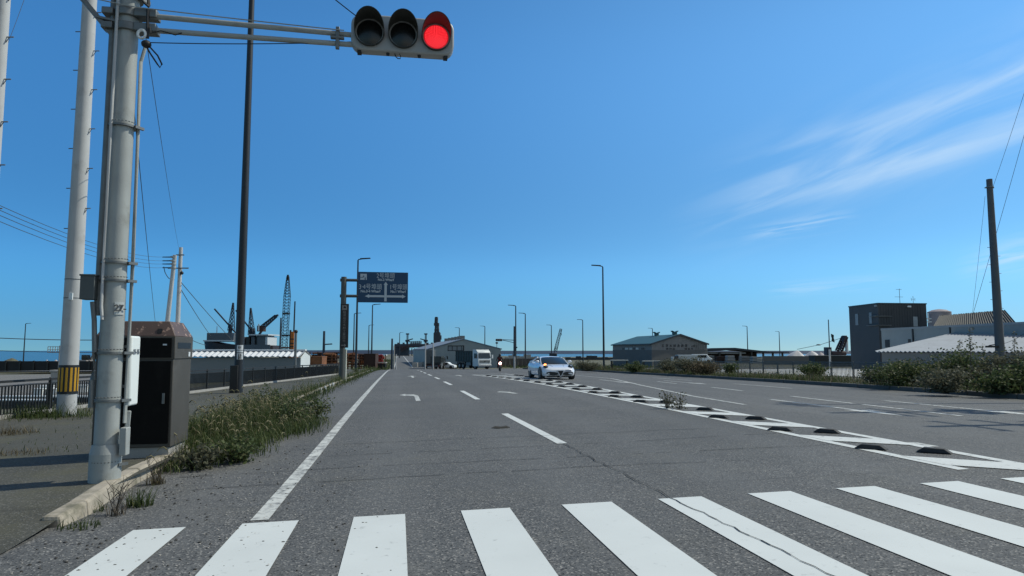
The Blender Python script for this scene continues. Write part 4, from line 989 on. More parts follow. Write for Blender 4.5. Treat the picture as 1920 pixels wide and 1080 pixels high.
b = MB(); b.loft([[(X_(a_), -2, Z_(z_)), (X_(c_), -2, Z_(z_)), (X_(c_), 2, Z_(z_)), (X_(a_), 2, Z_(z_))] for a_, c_, z_ in ((815, 824, 660), (815, 824, 647), (813.2, 826, 641), (813.2, 825.5, 625), (815, 824, 622.5))]); b.build('bin', FARN, t)
MB().box(X_(825.7), X_(827.5), -1, 1, Z_(637), Z_(629)).build('side_stair', FARN, t)
b = MB(); lattice(b, (X_(818.8), 0, Z_(623)), (X_(818.8), 0, Z_(607)), 2.1, 1.7, 5, .4); b.build('frame', FARN, t)
MB().box(X_(814.5), X_(823), -1.5, 1.5, Z_(621.5), Z_(617)).build('platform', FARN, t); MB().box(X_(813.5), X_(822.8), -1.5, 1.5, Z_(611), Z_(606)).build('platform', FARN, t)
b = MB(); lattice(b, (X_(817.3), 0, Z_(607)), (X_(817.6), 0, Z_(595.5)), 1.5, 1.4, 4, .36); b.build('head_frame', FARN, t); MB().box(X_(815.6), X_(819.5), -.7, .7, Z_(597), Z_(594.3)).build('head_pulley', FARN, t)

def gable_house(name, label, cat, A, B, C_, zg, ze, zr, MW, MR, over=.4, lower=None, fascia=None, rth=.18):
    """A-B is the gable front, A-C the long side (ground plan points); ridge runs along A-C."""
    A, B, C_ = (Vector((v.x, v.y, 0)) for v in (A, B, C_)); fx = B-A; ly = C_-A; ux, uy = fx.normalized(), ly.normalized()
    t = thing(name, label, cat, (A.x, A.y, zg)); H1, H2 = ze-zg, zr-zg
    def P(a, l, z): return ux*a+uy*l+Vector((0, 0, z))
    W_, L_2 = fx.length, ly.length
    b = MB(); b.loft([[P(0, l, 0), P(W_, l, 0), P(W_, l, H1), P(W_/2, l, H2), P(0, l, H1)] for l in (0, L_2)]); b.build('wall', MW, t, smooth=False)
    if lower:
        zl = lower[1]-zg; b = MB(); o = .03
        b.loft([[P(-o, -o, 0), P(W_+o, -o, 0), P(W_+o, L_2+o, 0), P(-o, L_2+o, 0)], [P(-o, -o, zl), P(W_+o, -o, zl), P(W_+o, L_2+o, zl), P(-o, L_2+o, zl)]]); b.build('lower_wall', lower[0], t, smooth=False)
    sl = (H2-H1)/(W_/2)
    for s_, a0 in ((1, -over), (-1, W_+over)):
        b = MB(); e0 = H1-over*sl+.03; r0 = H2+.03
        b.loft([[P(a0, l, e0), P(W_/2, l, r0), P(W_/2, l, r0+rth), P(a0, l, e0+rth)] for l in (-over, L_2+over)]); b.build('roof', MR, t, smooth=False)
    if fascia:
        for a0, a1, z0, z1 in ((-over, W_/2, H1-over*sl, H2), (W_+over, W_/2, H1-over*sl, H2)):
            b = MB(); b.bar(P(a0, -over-.06, z0+.1), P(a1, -over-.06, z1+.1), .12, .3); b.build('fascia', fascia, t)
        b = MB(); b.bar(P(-over-.08, -over, H1-over*sl+.06), P(-over-.08, L_2+over, H1-over*sl+.06), .14, .22); b.build('gutter', fascia, t)
    return t, P, W_, L_2, H1, H2
# grey gabled warehouse beyond the trucks
D = 150
A, B, C_ = PD(803, 657, 154), PD(939, 657, 143), PD(775, 657, 215)
t, P, W_, L_2, H1, H2 = gable_house('grey_warehouse', 'large plain grey gabled warehouse behind the dump truck', 'warehouse', A, B, C_, -2.4, zat(655.2, 148), zat(637.0, 148), CLAD, mat('grey_roof', (.20, .23, .27), .6, 0, .1, 1), .25)
b = MB(); k_ = [P(W_/2+.2, l, H2+.1) for l in (3, 8, 14, 21, 29, 38)]
for v in k_: MB().box(v.x-.5, v.x+.5, v.y-.5, v.y+.5, H2+.1, H2+.9).build('roof_vent', GALV_D, t)
b.bm.free()
D = 118; q = base(855, D)
t = thing('road_sign_back', 'large framed road sign on a post, seen from behind above the dump truck', 'road sign', q, VIEW)
X_ = lambda px: m_(px-855, D); Z_ = lambda py: zat(py, D)-q.z
MB().box(X_(840), X_(866), 0, .06, Z_(657.5), Z_(648.5)).build('sign_panel', GREYP, t)
b = MB()
for py in (657.5, 648.5): b.bar((X_(839.5), -.05, Z_(py)), (X_(869.5), -.05, Z_(py)), .12)
for px in (840, 848, 857, 866): b.bar((X_(px), -.05, Z_(657.5)), (X_(px), -.05, Z_(648.5)), .1)
b.build('frame', DARKP, t); MB().cyl((X_(869), .1, -.2), (X_(869), .1, Z_(647.5)), .14, n=10).build('post', DARKP, t)
for px, lb in ((797.5, 'tall pale post left of the dark truck seen from behind, left of the two'), (812.2, 'tall pale post between the grey trailer and the dark truck')):
    vpole('steel_pole', lb, px, 112, 643, .13, CONC, group=None)
q = base(792, 121)
for px, lb in ((768, 'pale bollard at the mouth of the far road, left one'), (793, 'pale bollard by the wheel of the grey trailer')):
    pass

# second signal pole far off
D = 128; q = base(964.5, D)
t = thing('signal_pole', 'distant dark signal pole with a long arm at the far junction', 'signal pole', q, VIEW)
MB().cyl((0, 0, 0), (0, 0, zat(668, D)-q.z), .17, .16, 12).build('lower_pole', CONC, t); MB().cyl((0, 0, zat(668, D)-q.z), (0, 0, zat(612, D)-q.z), .20, .16, 12).build('upper_pole', NAVY, t)
b = MB(); b.tube([(0, 0, zat(638, D)-q.z), (-2.2, -.1, zat(637, D)-q.z)], .06, 8); b.tube([(0, 0, zat(643, D)-q.z), (-1.2, -.1, zat(640, D)-q.z), (-2.2, -.1, zat(638, D)-q.z)], .05, 8); b.build('arm', NAVY, t)
b = MB(); b.box(-.05, .55, -.2, .2, zat(651.5, D)-q.z-.12, zat(651.5, D)-q.z+.12); b.build('control_box', NAVY, t)
w_ = PD(935.5, 637.5, D-.6)
traffic_light('traffic_light', 'small far-off traffic light on the arm of the distant signal pole', w_, VIEW, None, 1.0, False)
t, p, H_ = vpole('loudspeaker_pole', 'thin pole with a round loudspeaker beneath the far traffic light', 931.5, 170, 643, .09, GALV_D)
MB().sphere((0, 0, H_), .35, 8, (1, .6, .7)).build('loudspeaker', NAVY, t)
# ------------------------------------------------------------------ right-hand side buildings and yard
TEAL = mat('teal_roof', (.030, .095, .105), .55, .1, .08, .5, stain=(.024, .075, .082), stain_scale=.5)
TAUPE = mat('taupe_cladding', (.20, .197, .19), .7, 0, .06, 2, stain=(.14, .138, .135), stain_scale=1.2)
LOWW = mat('lower_grey_wall', (.12, .122, .118), .8, 0, .07, .5)
FASC = mat('dark_fascia', (.014, .026, .038), .5, 0, .1)
WINM = mat('window_pale', (.42, .45, .43), .3, 0, .05)
A, B, C_ = PD(1222, 657, 135), PD(1326, 657, 141), PD(1149, 657, 158)
ze = zat(645.5, 136); zr = zat(628.5, 138)
t, P, W_, L_2, H1, H2 = gable_house('teal_roof_warehouse', 'taupe warehouse with a teal roof and black gable lettering, right of the sports car', 'warehouse', A, B, C_, -2.4, ze, zr, TAUPE, TEAL, .3, (LOWW, zat(656.2, 137)), FASC)
ang = math.atan2((B-A).y, (B-A).x)
for fx_, fz_ in ((.10, 0), ):
    pass
def gtext(s_, px0, px1, py0, py1):
    u0, u1 = (px0-1222)/104*W_, (px1-1222)/104*W_; z0, z1 = zat(py1, 138)+2.4, zat(py0, 138)+2.4; v = P((u0+u1)/2, -.02, (z0+z1)/2)
    text_mesh('wall_lettering', s_, (z1-z0)/.74, BLACKP, t, face_m(v, ang), .02, .02, width=(u1-u0))
for k, c in enumerate('北港木材倉庫業'): gtext(c, 1240+k*7.25, 1244.6+k*7.25, 646.4, 650.7)
gtext('(株)', 1296, 1306.5, 647.5, 650.6)
for k, c in enumerate('製材品'): gtext(c, 1248+k*6, 1252.4+k*6, 652.8, 655.8)
for k, c in enumerate('保管所'): gtext(c, 1282.5+k*6, 1287+k*6, 652.8, 655.8)
zw0, zw1 = zat(655.6, 145)+2.4, zat(652, 145)+2.4
for l0, l1, M in ((4, 5.5, DARKP), (7, 8.6, WINM), (9, 10.2, DARKP), (10.6, 12.4, WINM), (13, 15.2, WINM), (15.6, 17, DARKP)):
    b = MB(); a0, a1 = P(-.03, l0, zw0), P(-.03, l1, zw0); b.prism([a0, a1, a1+Vector((0, 0, zw1-zw0)), a0+Vector((0, 0, zw1-zw0))], P(-.05, 0, 0)); b.build('window', M, t)
for l in (2.5, 12):
    v = P(W_/2, l, H2+.2); b = MB(); b.box(v.x-.3, v.x+.3, v.y-.6, v.y+.6, v.z, v.z+.38)
    for s_ in (-1, 1): b.prism([(v.x+s_*.18, v.y-.6, v.z+.33), (v.x+s_*.6, v.y-.6, v.z+.62), (v.x+s_*.6, v.y-.6, v.z+.75), (v.x+s_*.1, v.y-.6, v.z+.48)], (0, 1.2, 0))
    b.build('roof_vent', TEAL, t)
for k in range(7):
    v = P(W_-.3-k*.45, -.05, 0); b = MB(); b.box(v.x-.05, v.x+.05, v.y-.05, v.y+.02, zat(656, 138)+2.4, H1+.15+k*.12); b.build('cladding_rib', mat('rib_pale', (.26, .25, .23), .7), t)
# box truck and van parked before it
D = 116; q = base(1283, D)
t = thing('box_truck', 'grey box truck parked with its front to the left before the teal-roofed warehouse', 'truck', q, VIEW)
X_ = lambda px: m_(px-1283, D); Z_ = lambda py: zat(py, D)-q.z
MB().box(X_(1272), X_(1308), 0, 2.2, Z_(680), Z_(665.5)).build('cargo_box', mat('box_grey_pale', (.22, .25, .26), .6), t, bevel=.04)
MB().box(X_(1271.5), X_(1308.5), -.03, 2.23, Z_(666.8), Z_(665.2)).build('roof_edge', mat('roof_edge', (.34, .38, .40), .6), t)
MB().box(X_(1265.5), X_(1271.8), .1, 2.0, Z_(684), Z_(667.5)).build('cab', DARKP, t, bevel=.08)
MB().box(X_(1262.5), X_(1265.3), .3, 1.9, Z_(684), Z_(669)).build('cab_front', mat('van_white_dull', (.45, .45, .42), .6), t, bevel=.06)
for px in (1268, 1300): MB().cyl((X_(px), -.05, .45), (X_(px), .25, .45), .45, n=16).build('wheel', RUBBER, t)
q = base(1315, 124); car_simple('parked_van', 'small white van at the right corner of the teal-roofed warehouse', q+Vector((0, 0, .95)), VIEW+1.5, WHITEP, None, True, .8)
q = base(1315, 124); t = thing('loading_ramp', 'low grey loading ramp under the small white van', 'ramp', q, VIEW); MB().box(-2.4, 3, -1.2, 1.4, -.1, .93).build('ramp_body', LOWW, t, bevel=.03)
# pale debris and tables in the weeds before the warehouse
for px, D, w2, h2, lb in ((1162, 72, .9, 1.0, 'left-hand small pale-topped work table in the weeds before the teal-roofed warehouse'), (1222, 80, 1.0, .9, 'right-hand small pale-topped work table in the weeds, beside the warehouse lamp post')):
    q = base(px, D, .1); t = thing('work_table', lb, 'table', q, VIEW)
    MB().box(-w2, w2, 0, .8, h2, h2+.1).build('top', mat('pale_board', (.46, .46, .42), .7), t)
    for x in (-w2+.1, w2-.1):
        for y in (.08, .72): MB().box(x-.05, x+.05, y-.05, y+.05, 0, h2).build('leg', DARKP, t)
# long low open shed with timber
D = 215; q = base(1390, D)
t = thing('timber_shed', 'long low open shed with a dark shallow roof, right of the teal-roofed warehouse', 'shed', q, VIEW)
X_ = lambda px: m_(px-1390, D); Z_ = lambda py: zat(py, D)-q.z
b = MB(); b.prism([(X_(1318), 0, Z_(657)), (X_(1335), 0, Z_(652.8)), (X_(1378), 0, Z_(652)), (X_(1440), 0, Z_(659)), (X_(1480), 0, Z_(659.3)), (X_(1480), 0, Z_(661.3)), (X_(1440), 0, Z_(662)), (X_(1378), 0, Z_(656)), (X_(1318), 0, Z_(659.5))], (0, 14, 0)); b.build('roof', mat('dark_roof', (.024, .032, .042), .6, 0, .15, .3), t)
MB().box(X_(1320), X_(1438), 9, 9.4, 0, Z_(660)).build('back_wall', mat('timber_dark', (.055, .04, .035), .8, 0, .3, .5), t)
for px in (1326, 1350, 1389, 1410, 1432, 1450, 1468): MB().box(X_(px)-.25, X_(px)+.25, .3, .8, 0, Z_(660.5)).build('post', CONC_G if px in (1389, 1326) else DARKP, t)
MB().box(X_(1320), X_(1400), .85, 1.2, Z_(663), Z_(661)).build('beam', CONC_G, t)
for k, (px, w2, py, M) in enumerate(((1332, 9, 666, TAUPE), (1355, 12, 668, RUST_D), (1371, 8, 666, CONC_G), (1398, 9, 667, TAUPE), (1420, 10, 668, CONC_G), (1443, 9, 667, GREYP))):
    D2 = 205-k*3; q2 = base(px, D2); tt = thing('timber_stack', 'stack of sawn boards in front of the low dark shed, number %s from the left' % ('one', 'two', 'three', 'four', 'five', 'six')[k], 'stack', q2, VIEW)
    for j in range(3): zz = (zat(py, D2)-q2.z)/3; MB().box(-m_(w2, D2)+.1*j, m_(w2, D2)-.15*j, 0, 2.5, zz*j+.02, zz*(j+1)-.1).build('board_layer', M, tt)
D = 175; q = base(1480, D)
t = thing('yard_wall', 'low grey concrete yard wall in front of the salt heaps', 'wall', q, VIEW); MB().box(m_(-50, D), m_(48, D), 0, .5, 0, zat(667.5, D)-q.z).build('wall_body', LOWW, t)
for px, w2, py, lb, s_ in ((1492, 8.5, 657, 'left larger white salt heap behind the low grey yard wall', 1), (1522, 8.0, 658, 'right white salt heap with a pinkish side, beside the flag pole', 2), (1540, 5.5, 660.5, 'small pinkish salt heap nearest the barge crane', 4)):
    heap(lb, px, 190, w2, zat(py, 190)+2.2, SALT if s_ < 3 else mat('salt_pink', (.42, .37, .38), .8, 0, .1, .5), seed=s_)
# dark hulled barge wall and derrick crane
D = 150; q = base(1565, D)
X_ = lambda px: m_(px-1565, D); Z_ = lambda py: zat(py, D)-q.z
t = thing('crane_barge', 'dark crane barge with a reddish A-frame derrick, left of the dark tall building', 'barge', q, VIEW)
MB().box(X_(1527), X_(1598), 0, 3, 0, Z_(667)).build('hull', mat('barge_dark', (.022, .026, .026), .7, 0, .2), t)
MB().box(X_(1527), X_(1598), -.05, 3.05, Z_(667)+.005, Z_(666.2)).build('deck_edge', CONC_G, t)
MB().box(X_(1552), X_(1561), .3, 2, Z_(666), Z_(651)).build('winch_house', NAVY, t, bevel=.1)
MB().box(X_(1561.5), X_(1590), .5, 2, Z_(666), Z_(659)).build('machinery', FARR, t, bevel=.2)
b = MB()
for y in (.6, 2.4): lattice(b, (X_(1579), y, Z_(658)), (X_(1591), y, Z_(632)), .55, .4, 6, .12)
b.bar((X_(1590), .6, Z_(632)), (X_(1590), 2.4, Z_(632)), .5); b.build('a_frame', FARR, t)
MB().box(X_(1587), X_(1594), 1, 2, Z_(641), Z_(629)).build('derrick_head', NAVY, t, bevel=.1)
MB().cyl((X_(1594), 1.5, Z_(660)), (X_(1594), 1.5, Z_(638)), .35, n=10).build('mast', WHITEP, t)
b = MB(); b.tube([(X_(1590), 1.5, Z_(632)), (X_(1545), 1.5, Z_(646)), (X_(1500), 1.5, Z_(655))], .05, 5); b.sphere((X_(1541), 1.5, Z_(646.5)), .3, 8, (1.8, 1, .5)); b.build('boom_cable', NAVY, t)
D = 112
t, p, H_ = vpole('flag_pole', 'slim flag pole left of the dark tall building', 1555.5, D, 599.5, .10, NAVY)
MB().cyl((0, 0, 0), (0, 0, zat(655, D)-p.z), .14, n=10).build('lower_sleeve', CONC, t)
fl = PD(1558, 632, D-.05)
b = MB(); n_ = 10
F0 = [[Vector((.02+.02*math.sin(k*1.3)+ .75*j/6*(.55+.05*k/n_)+.06*k/n_*5*.35, .05*math.sin(j*1.7+k*.8), .55-k*.125-j*.03)) for j in range(7)] for k in range(n_+1)]
b.loft([r_ for r_ in F0], close=False); b.loft([[v+Vector((0, .012, 0)) for v in r_] for r_ in F0], close=False)
o = b.build('flag', mat('dark_green_flag', (.03, .05, .05), .8)); o.location = fl; o.rotation_euler = (0, 0, VIEW); tag(o, 'limp dark green flag hanging from the slim flag pole', 'flag')
# leaning crane boom on the skyline beyond the sports car
D = 190; q = base(1045, D); X_ = lambda px: m_(px-1045, D); Z_ = lambda py: zat(py, D)-q.z
t = thing('mobile_crane', 'distant crawler crane with a leaning lattice boom above the sports car', 'crane', q, VIEW)
b = MB(); lattice(b, (X_(1041), 0, Z_(659)), (X_(1052), 0, Z_(617)), .8, .55, 10, .08); b.build('boom', NAVY, t)
b = MB(); b.bar((X_(1052), 0, Z_(619)), (X_(1053), 0, Z_(629)), .12); b.build('hook', NAVY, t)
MB().box(X_(1030), X_(1044), -1.3, 1.3, .8, Z_(662)).build('body', NAVY, t, bevel=.15); MB().box(X_(1026), X_(1049), -1.6, 1.6, 0, .8).build('track', RUBBER, t, bevel=.15)
b = MB(); b.bar((X_(1039), 0, Z_(662)), (X_(1042), 0, Z_(651)), .15); b.bar((X_(1040), 0, Z_(653)), (X_(1046), 0, Z_(653)), .12); b.build('gantry_mast', NAVY, t)
# low yard walls and sheds right of the junction
for px0, px1, D, py, M, lb in ((941, 1010, 150, 672, mat('dull_brown_wall', (.085, .075, .070), .8, 0, .15, .5), 'low dull brown yard wall behind the far signal pole'), (946, 1010, 230, 667, CONC_G, 'pale row of stacked blocks behind the low brown yard wall'), (1060, 1150, 260, 668.5, mat('scrap_dark', (.04, .045, .05), .8, 0, .4, .4), 'long dark heap of scrap along the quay, left of the teal-roofed warehouse')):
    q = base((px0+px1)/2, D); t = thing('yard_wall', lb, 'wall', q, VIEW)
    rr = random.Random(px0); n_ = 9; x0 = m_(px0-px1, D)/2; wd = m_(px1-px0, D)
    for k in range(n_): MB().box(x0+wd*k/n_, x0+wd*(k+1)/n_-.05, 0, 1.5, 0, zat(py, D)-q.z+(rr.uniform(-.5, .5) if 'scrap' in lb or 'blocks' in lb else 0)).build('wall_bay', M, t)

# dark tall building, grey wing, corrugated-roof hall behind, white-roofed shed in front
DKB = mat('dark_cladding', (.045, .050, .055), .6, .1, .10, .5, stain=(.036, .040, .044), stain_scale=.6)
cA, cB, cC = PD(1650, 657, 100), PD(1741, 657, 101), PD(1595, 657, 108)
g0 = -2.2; zt_ = zat(568.5, 100)
def wall_block(name, plan, z0, z1, M, parent, org, bevel=0):
    b = MB(); A_ = [Vector((v.x-org.x, v.y-org.y, z0-org.z)) for v in plan]; b.prism(A_, (0, 0, z1-z0)); return b.build(name, M, parent, smooth=False, bevel=bevel)
org = Vector((cA.x, cA.y, g0))
t = thing('dark_building', 'tall windowless charcoal-clad building with small pale windows and an antenna, at right', 'building', org)
bk = cB+(cC-cA)
wall_block('wall', [cA, cB, bk, cC], g0, zt_-.12, DKB, t, org)
wall_block('parapet', [cA+(cA-bk).normalized()*.10, cB+(cB-cC).normalized()*.10, bk+(bk-cA).normalized()*.10, cC+(cC-cB).normalized()*.10], zt_-.118, zt_+.05, FASC, t, org)
dl = (cC-cA).normalized(); dr = (cB-cA).normalized(); nl = Vector((-dr.x, -dr.y, 0)); nr = Vector((-dl.x, -dl.y, 0))
def onwall(name, o_, d, n_, a0, a1, z0, z1, M, th=.05, proud=.004):
    P0 = o_+d*a0+n_*proud-org; P1 = o_+d*a1+n_*proud-org
    b = MB(); b.prism([(P0.x, P0.y, z0-g0), (P1.x, P1.y, z0-g0), (P1.x, P1.y, z1-g0), (P0.x, P0.y, z1-g0)], (n_.x*th, n_.y*th, 0)); return b.build(name, M, t, smooth=False)
Ll = (cC-cA).length; PALE = mat('pale_pane', (.17, .20, .22), .4, 0, .1)
f_ = lambda px: (1650-px)/55*Ll
onwall('window', cA, dl, nl, f_(1613), f_(1607.5), zat(610, 106), zat(589, 106), PALE); onwall('window', cA, dl, nl, f_(1638.5), f_(1634), zat(607, 102), zat(586, 102), PALE)
onwall('handrail', cA, dl, nl, .02, f_(1637), zat(593.6, 101), zat(592.6, 101), GALV_D, .4); onwall('handrail', cA, dl, nl, .02, f_(1632), zat(610.5, 101), zat(609.6, 101), GALV_D, .4)
onwall('handrail', cA, dr, nr, .02, m_(25, 100), zat(593.6, 100), zat(592.6, 100), GALV_D, .4); onwall('handrail', cA, dr, nr, .02, m_(23, 100), zat(610.5, 100), zat(609.6, 100), GALV_D, .4)
wr = onwall('window', cA, dr, nr, m_(71, 100), m_(80, 100), zat(612, 100), zat(593.5, 100), mat('pale_window', (.30, .33, .34), .4, 0, .1))
onwall('wall_lamp', cA, dr, nr, m_(60, 100), m_(66, 100), zat(576, 100), zat(573, 100), WHITEP, .3); onwall('wall_lamp', cA, dl, nl, .1, .5, zat(575, 100), zat(571.5, 100), PALE, .3)
for k in range(16): onwall('cladding_rib', cA, dr, nr, .4+k*.42, .44+k*.42, g0+.1, zt_-.15, DKB, .03)
an = PD(1687, 560, 104)-org
b = MB(); z0 = zt_-g0; b.cyl((an.x, an.y, z0), (an.x, an.y, zat(542, 104)-g0), .035, n=6)
for zz, l_ in ((543.5, .55), (557.5, .8)): b.bar((an.x-l_, an.y, zat(zz, 104)-g0), (an.x+l_*.7, an.y, zat(zz, 104)-g0), .04)
b.build('antenna', GALV_D, t)
an = PD(1712, 560, 104)-org
b = MB(); b.cyl((an.x, an.y, z0), (an.x, an.y, zat(556, 104)-g0), .03, n=6)
for l_ in (-.3, 0, .3): b.bar((an.x+l_, an.y, zat(565, 104)-g0), (an.x+l_, an.y, zat(559.5, 104)-g0), .03)
b.bar((an.x-.35, an.y, zat(562, 104)-g0), (an.x+.35, an.y, zat(562, 104)-g0), .03); b.build('antenna', GALV_D, t)
# grey wing
wA, wB = PD(1654, 657, 93), PD(1990, 657, 67); wd_ = (wB-wA).normalized(); wn = Vector((-wd_.y, wd_.x, 0)).normalized()
if wn.dot(fw) < 0: wn = -wn
org = Vector((wA.x, wA.y, g0)); ztop = zat(616.5, 93)
t = thing('grey_wing', 'long grey windowless wing running right from the dark building, behind the pale-roofed shed', 'building', org)
GW = mat('wing_grey', (.24, .265, .265), .7, 0, .08, .4, stain=(.20, .22, .225), stain_scale=.5)
wall_block('wall', [wA, wB, wB+wn*7, wA+wn*7], g0, ztop, GW, t, org)
n_ = -wn; Wl = (wB-wA).length
def wf(px):                                            # distance along the wing wall seen at that column
    best = min(range(400), key=lambda k: abs(960+FPX*((wA+wd_*(Wl*k/400)-Vector((0, 0, CAMH))).dot(rt))/((wA+wd_*(Wl*k/400)-Vector((0, 0, CAMH))).dot(fw))-px)); return Wl*best/400
onwall('doorway', wA, wd_, n_, wf(1661), wf(1669), zat(651, 91), zat(637, 91), BLACKP); onwall('vent', wA, wd_, n_, wf(1704), wf(1709), zat(643, 88), zat(636, 88), DARKP)
for px in (1713, 1783): onwall('downpipe', wA, wd_, n_, wf(px), wf(px+2.2), g0+.1, ztop-.2, DARKP, .12)
onwall('coping', wA, wd_, n_, 0, Wl, ztop-.25, ztop+.02, GREYP, .08)
# hall with the patchy corrugated roof behind the wing
hA, hB = PD(1752, 657, 101), PD(1990, 657, 80); hd = (hB-hA).normalized(); hn = wn
org = Vector((hA.x, hA.y, g0)); t = thing('corrugated_hall', 'hall with a dark weathered corrugated roof rising behind the grey wing', 'building', org)
PATCH = mat('weathered_roof', (.036, .038, .036), .8, 0, .2, 1.2, stain=(.105, .10, .095), stain_scale=.9, stain_lo=.60, stain_hi=.66)
hr0 = PD(1766, 657, 108); hr1 = PD(1889, 657, 93); zr0 = zat(592, 108); ze0 = zat(613, 99)
eL = Vector((hA.x, hA.y, ze0))-org; d_ = (hr1-hr0); d_.z = 0
rL = Vector((hr0.x, hr0.y, zr0))-org; rR = Vector((hr1.x, hr1.y, zr0))-org; eR = eL+d_*1.16
b = MB(); corr_roof(b, eL, eR, rR, rL, .5, .07); b.build('roof', PATCH, t)
b = MB(); bL = rL+(rL-eL)*1.0; bR = rR+(rR-eR)*1.0; bL.z = bR.z = eL.z; corr_roof(b, bL, bR, rR, rL, .5, .07); b.build('roof', PATCH, t)
b = MB(); b.loft([[(eL.x, eL.y, 0), (eL.x, eL.y, eL.z-.15), (rL.x, rL.y, rL.z-.15), (bL.x, bL.y, bL.z-.15), (bL.x, bL.y, 0)], [(eR.x, eR.y, 0), (eR.x, eR.y, eR.z-.15), (rR.x, rR.y, rR.z-.15), (bR.x, bR.y, bR.z-.15), (bR.x, bR.y, 0)]]); b.build('wall', GREYP, t, smooth=False)
q = base(1765, 128); q.z = g0
t = thing('storage_tank', 'pinkish domed storage tank peeping over the corrugated hall, beside the dark building', 'tank', q, VIEW)
zk = zat(585, 128)-g0; b = MB(); b.cyl((0, 0, 0), (0, 0, zk), 1.95, n=28); b.build('shell', mat('tank_pink', (.28, .24, .25), .7, 0, .2, 1), t)
b = MB(); b.cyl((0, 0, zk+.003), (0, 0, zk+.35), 1.9, 1.2, 28); b.cyl((0, 0, zk+.35), (0, 0, zk+.5), 1.2, .3, 28); b.build('dome', mat('tank_pink', (.28, .24, .25)), t)
b = MB(); b.bar((-2.4, -.5, zat(606, 128)-g0), (-2.4, -.5, zk-.2), .2); b.bar((-2.9, -.5, zat(604, 128)-g0), (-1, -.5, zat(604, 128)-g0), .2); b.bar((-2.9, -.5, zat(598, 128)-g0), (-1, -.5, zat(598, 128)-g0), .2); b.build('pipework', WHITEP, t)
# pale corrugated-roof shed nearest
sA, sB = PD(1641, 657, 72), PD(1985, 657, 57.5); sd = (sB-sA); sd.z = 0; zE = zat(659, 68)
sr = PD(1793, 657, 81); zR = zat(624.5, 81)
org = Vector((sA.x, sA.y, -1.6)); t = thing('pale_roof_shed', 'low shed with a wide pale corrugated roof, behind the bushes and the right utility pole', 'shed', org)
eL = Vector((0, 0, zE+1.6)); eR = eL+sd*1.15; rL = Vector((sr.x-sA.x, sr.y-sA.y, zR+1.6)); rR = rL+sd*1.15
b = MB(); corr_roof(b, eL, eR, rR, rL, .46, .075); b.build('roof', ROOFM, t)
dn = (rL-eL); dn.z = 0; bL = rL+dn; bR = rR+dn; bL.z = bR.z = eL.z; b = MB(); corr_roof(b, bL, bR, rR, rL, .46, .075); b.build('roof', ROOFM, t)
o1 = dn.normalized()*.5+sd.normalized()*.4
b = MB(); b.loft([[(eL.x+o1.x, eL.y+o1.y, -.3), (eL.x+o1.x, eL.y+o1.y, eL.z-.12), (rL.x+.4*sd.normalized().x, rL.y+.4*sd.normalized().y, rL.z-.18), (bL.x-.4*dn.normalized().x, bL.y-.4*dn.normalized().y, bL.z-.12), (bL.x, bL.y, -.3)], [(eR.x+o1.x, eR.y+o1.y, -.3), (eR.x+o1.x, eR.y+o1.y, eR.z-.12), (rR.x, rR.y, rR.z-.18), (bR.x, bR.y, bR.z-.12), (bR.x, bR.y, -.3)]])
b.build('wall', mat('shed_wall_grey', (.17, .17, .165), .8, 0, .08, .6), t, smooth=False)
# right utility pole
p = base(1875, 33); 
t = thing('utility_pole', 'tall dark weathered utility pole with step bolts, rising from the bushes at right', 'utility pole', p)
PW = mat('pole_dark', (.115, .12, .13), .8, 0, .1, 2)
Hh = zat(343, 34.2)-p.z; MB().cyl((0, 0, -.2), (0, 0, Hh), .215, .13, 24).build('pole', PW, t)
b = MB(); b.cyl((0, 0, Hh-.42), (0, 0, Hh-.36), .165, n=16); b.bar(rt*-.24+Vector((0, 0, Hh-.42)), rt*.20+Vector((0, 0, Hh-.42)), .05); b.build('pole_band', GALV_D, t)
for k in range(11):
    z = 2.4+k*.42; s_ = 1 if k % 2 else -1
    b = MB(); b.tube([rt*(s_*.14)+Vector((0, 0, z)), rt*(s_*.30)+Vector((0, 0, z))], .012, 6); b.build('step_bolt', GALV_D, t)
b = MB(); b.bar(rt*-.75+Vector((0, -.1, zat(650, 33)-p.z)), rt*-.15+Vector((0, -.1, zat(650, 33)-p.z)), .09); b.bar(rt*-.6+Vector((0, -.1, zat(648, 33)-p.z)), rt*-.3+Vector((0, -.1, zat(646, 33)-p.z)), .04); b.build('arm', CABLE, t)
MB().tube([rt*.26+Vector((0, -.05, -.1)), rt*.22+Vector((0, -.05, 1.2)), rt*.20+Vector((0, 0, 1.6))], .022, 8).build('ground_pipe', CONC_G, t)
wire('thin wire from the top edge down to the top of the right utility pole', [PD(1925, 160, 30), PD(1862, 350, 34)], .05, .008, CABLE_G)
wire('stay wire crossing behind the right utility pole, sloping down to the left', [PD(1924, 240, 33), PD(1824, 590, 38)], .05, .010, CABLE_G)
wire('faint stay wire dropping steeply left of the right utility pole', [PD(1847, 368, 34), PD(1822, 600, 38)], .05, .007, CABLE_G)
wire('short drooping wire at the foot of the right utility pole over the pale roof', [PD(1882, 644, 33), PD(1930, 618, 30)], .08, .009, CABLE_G)

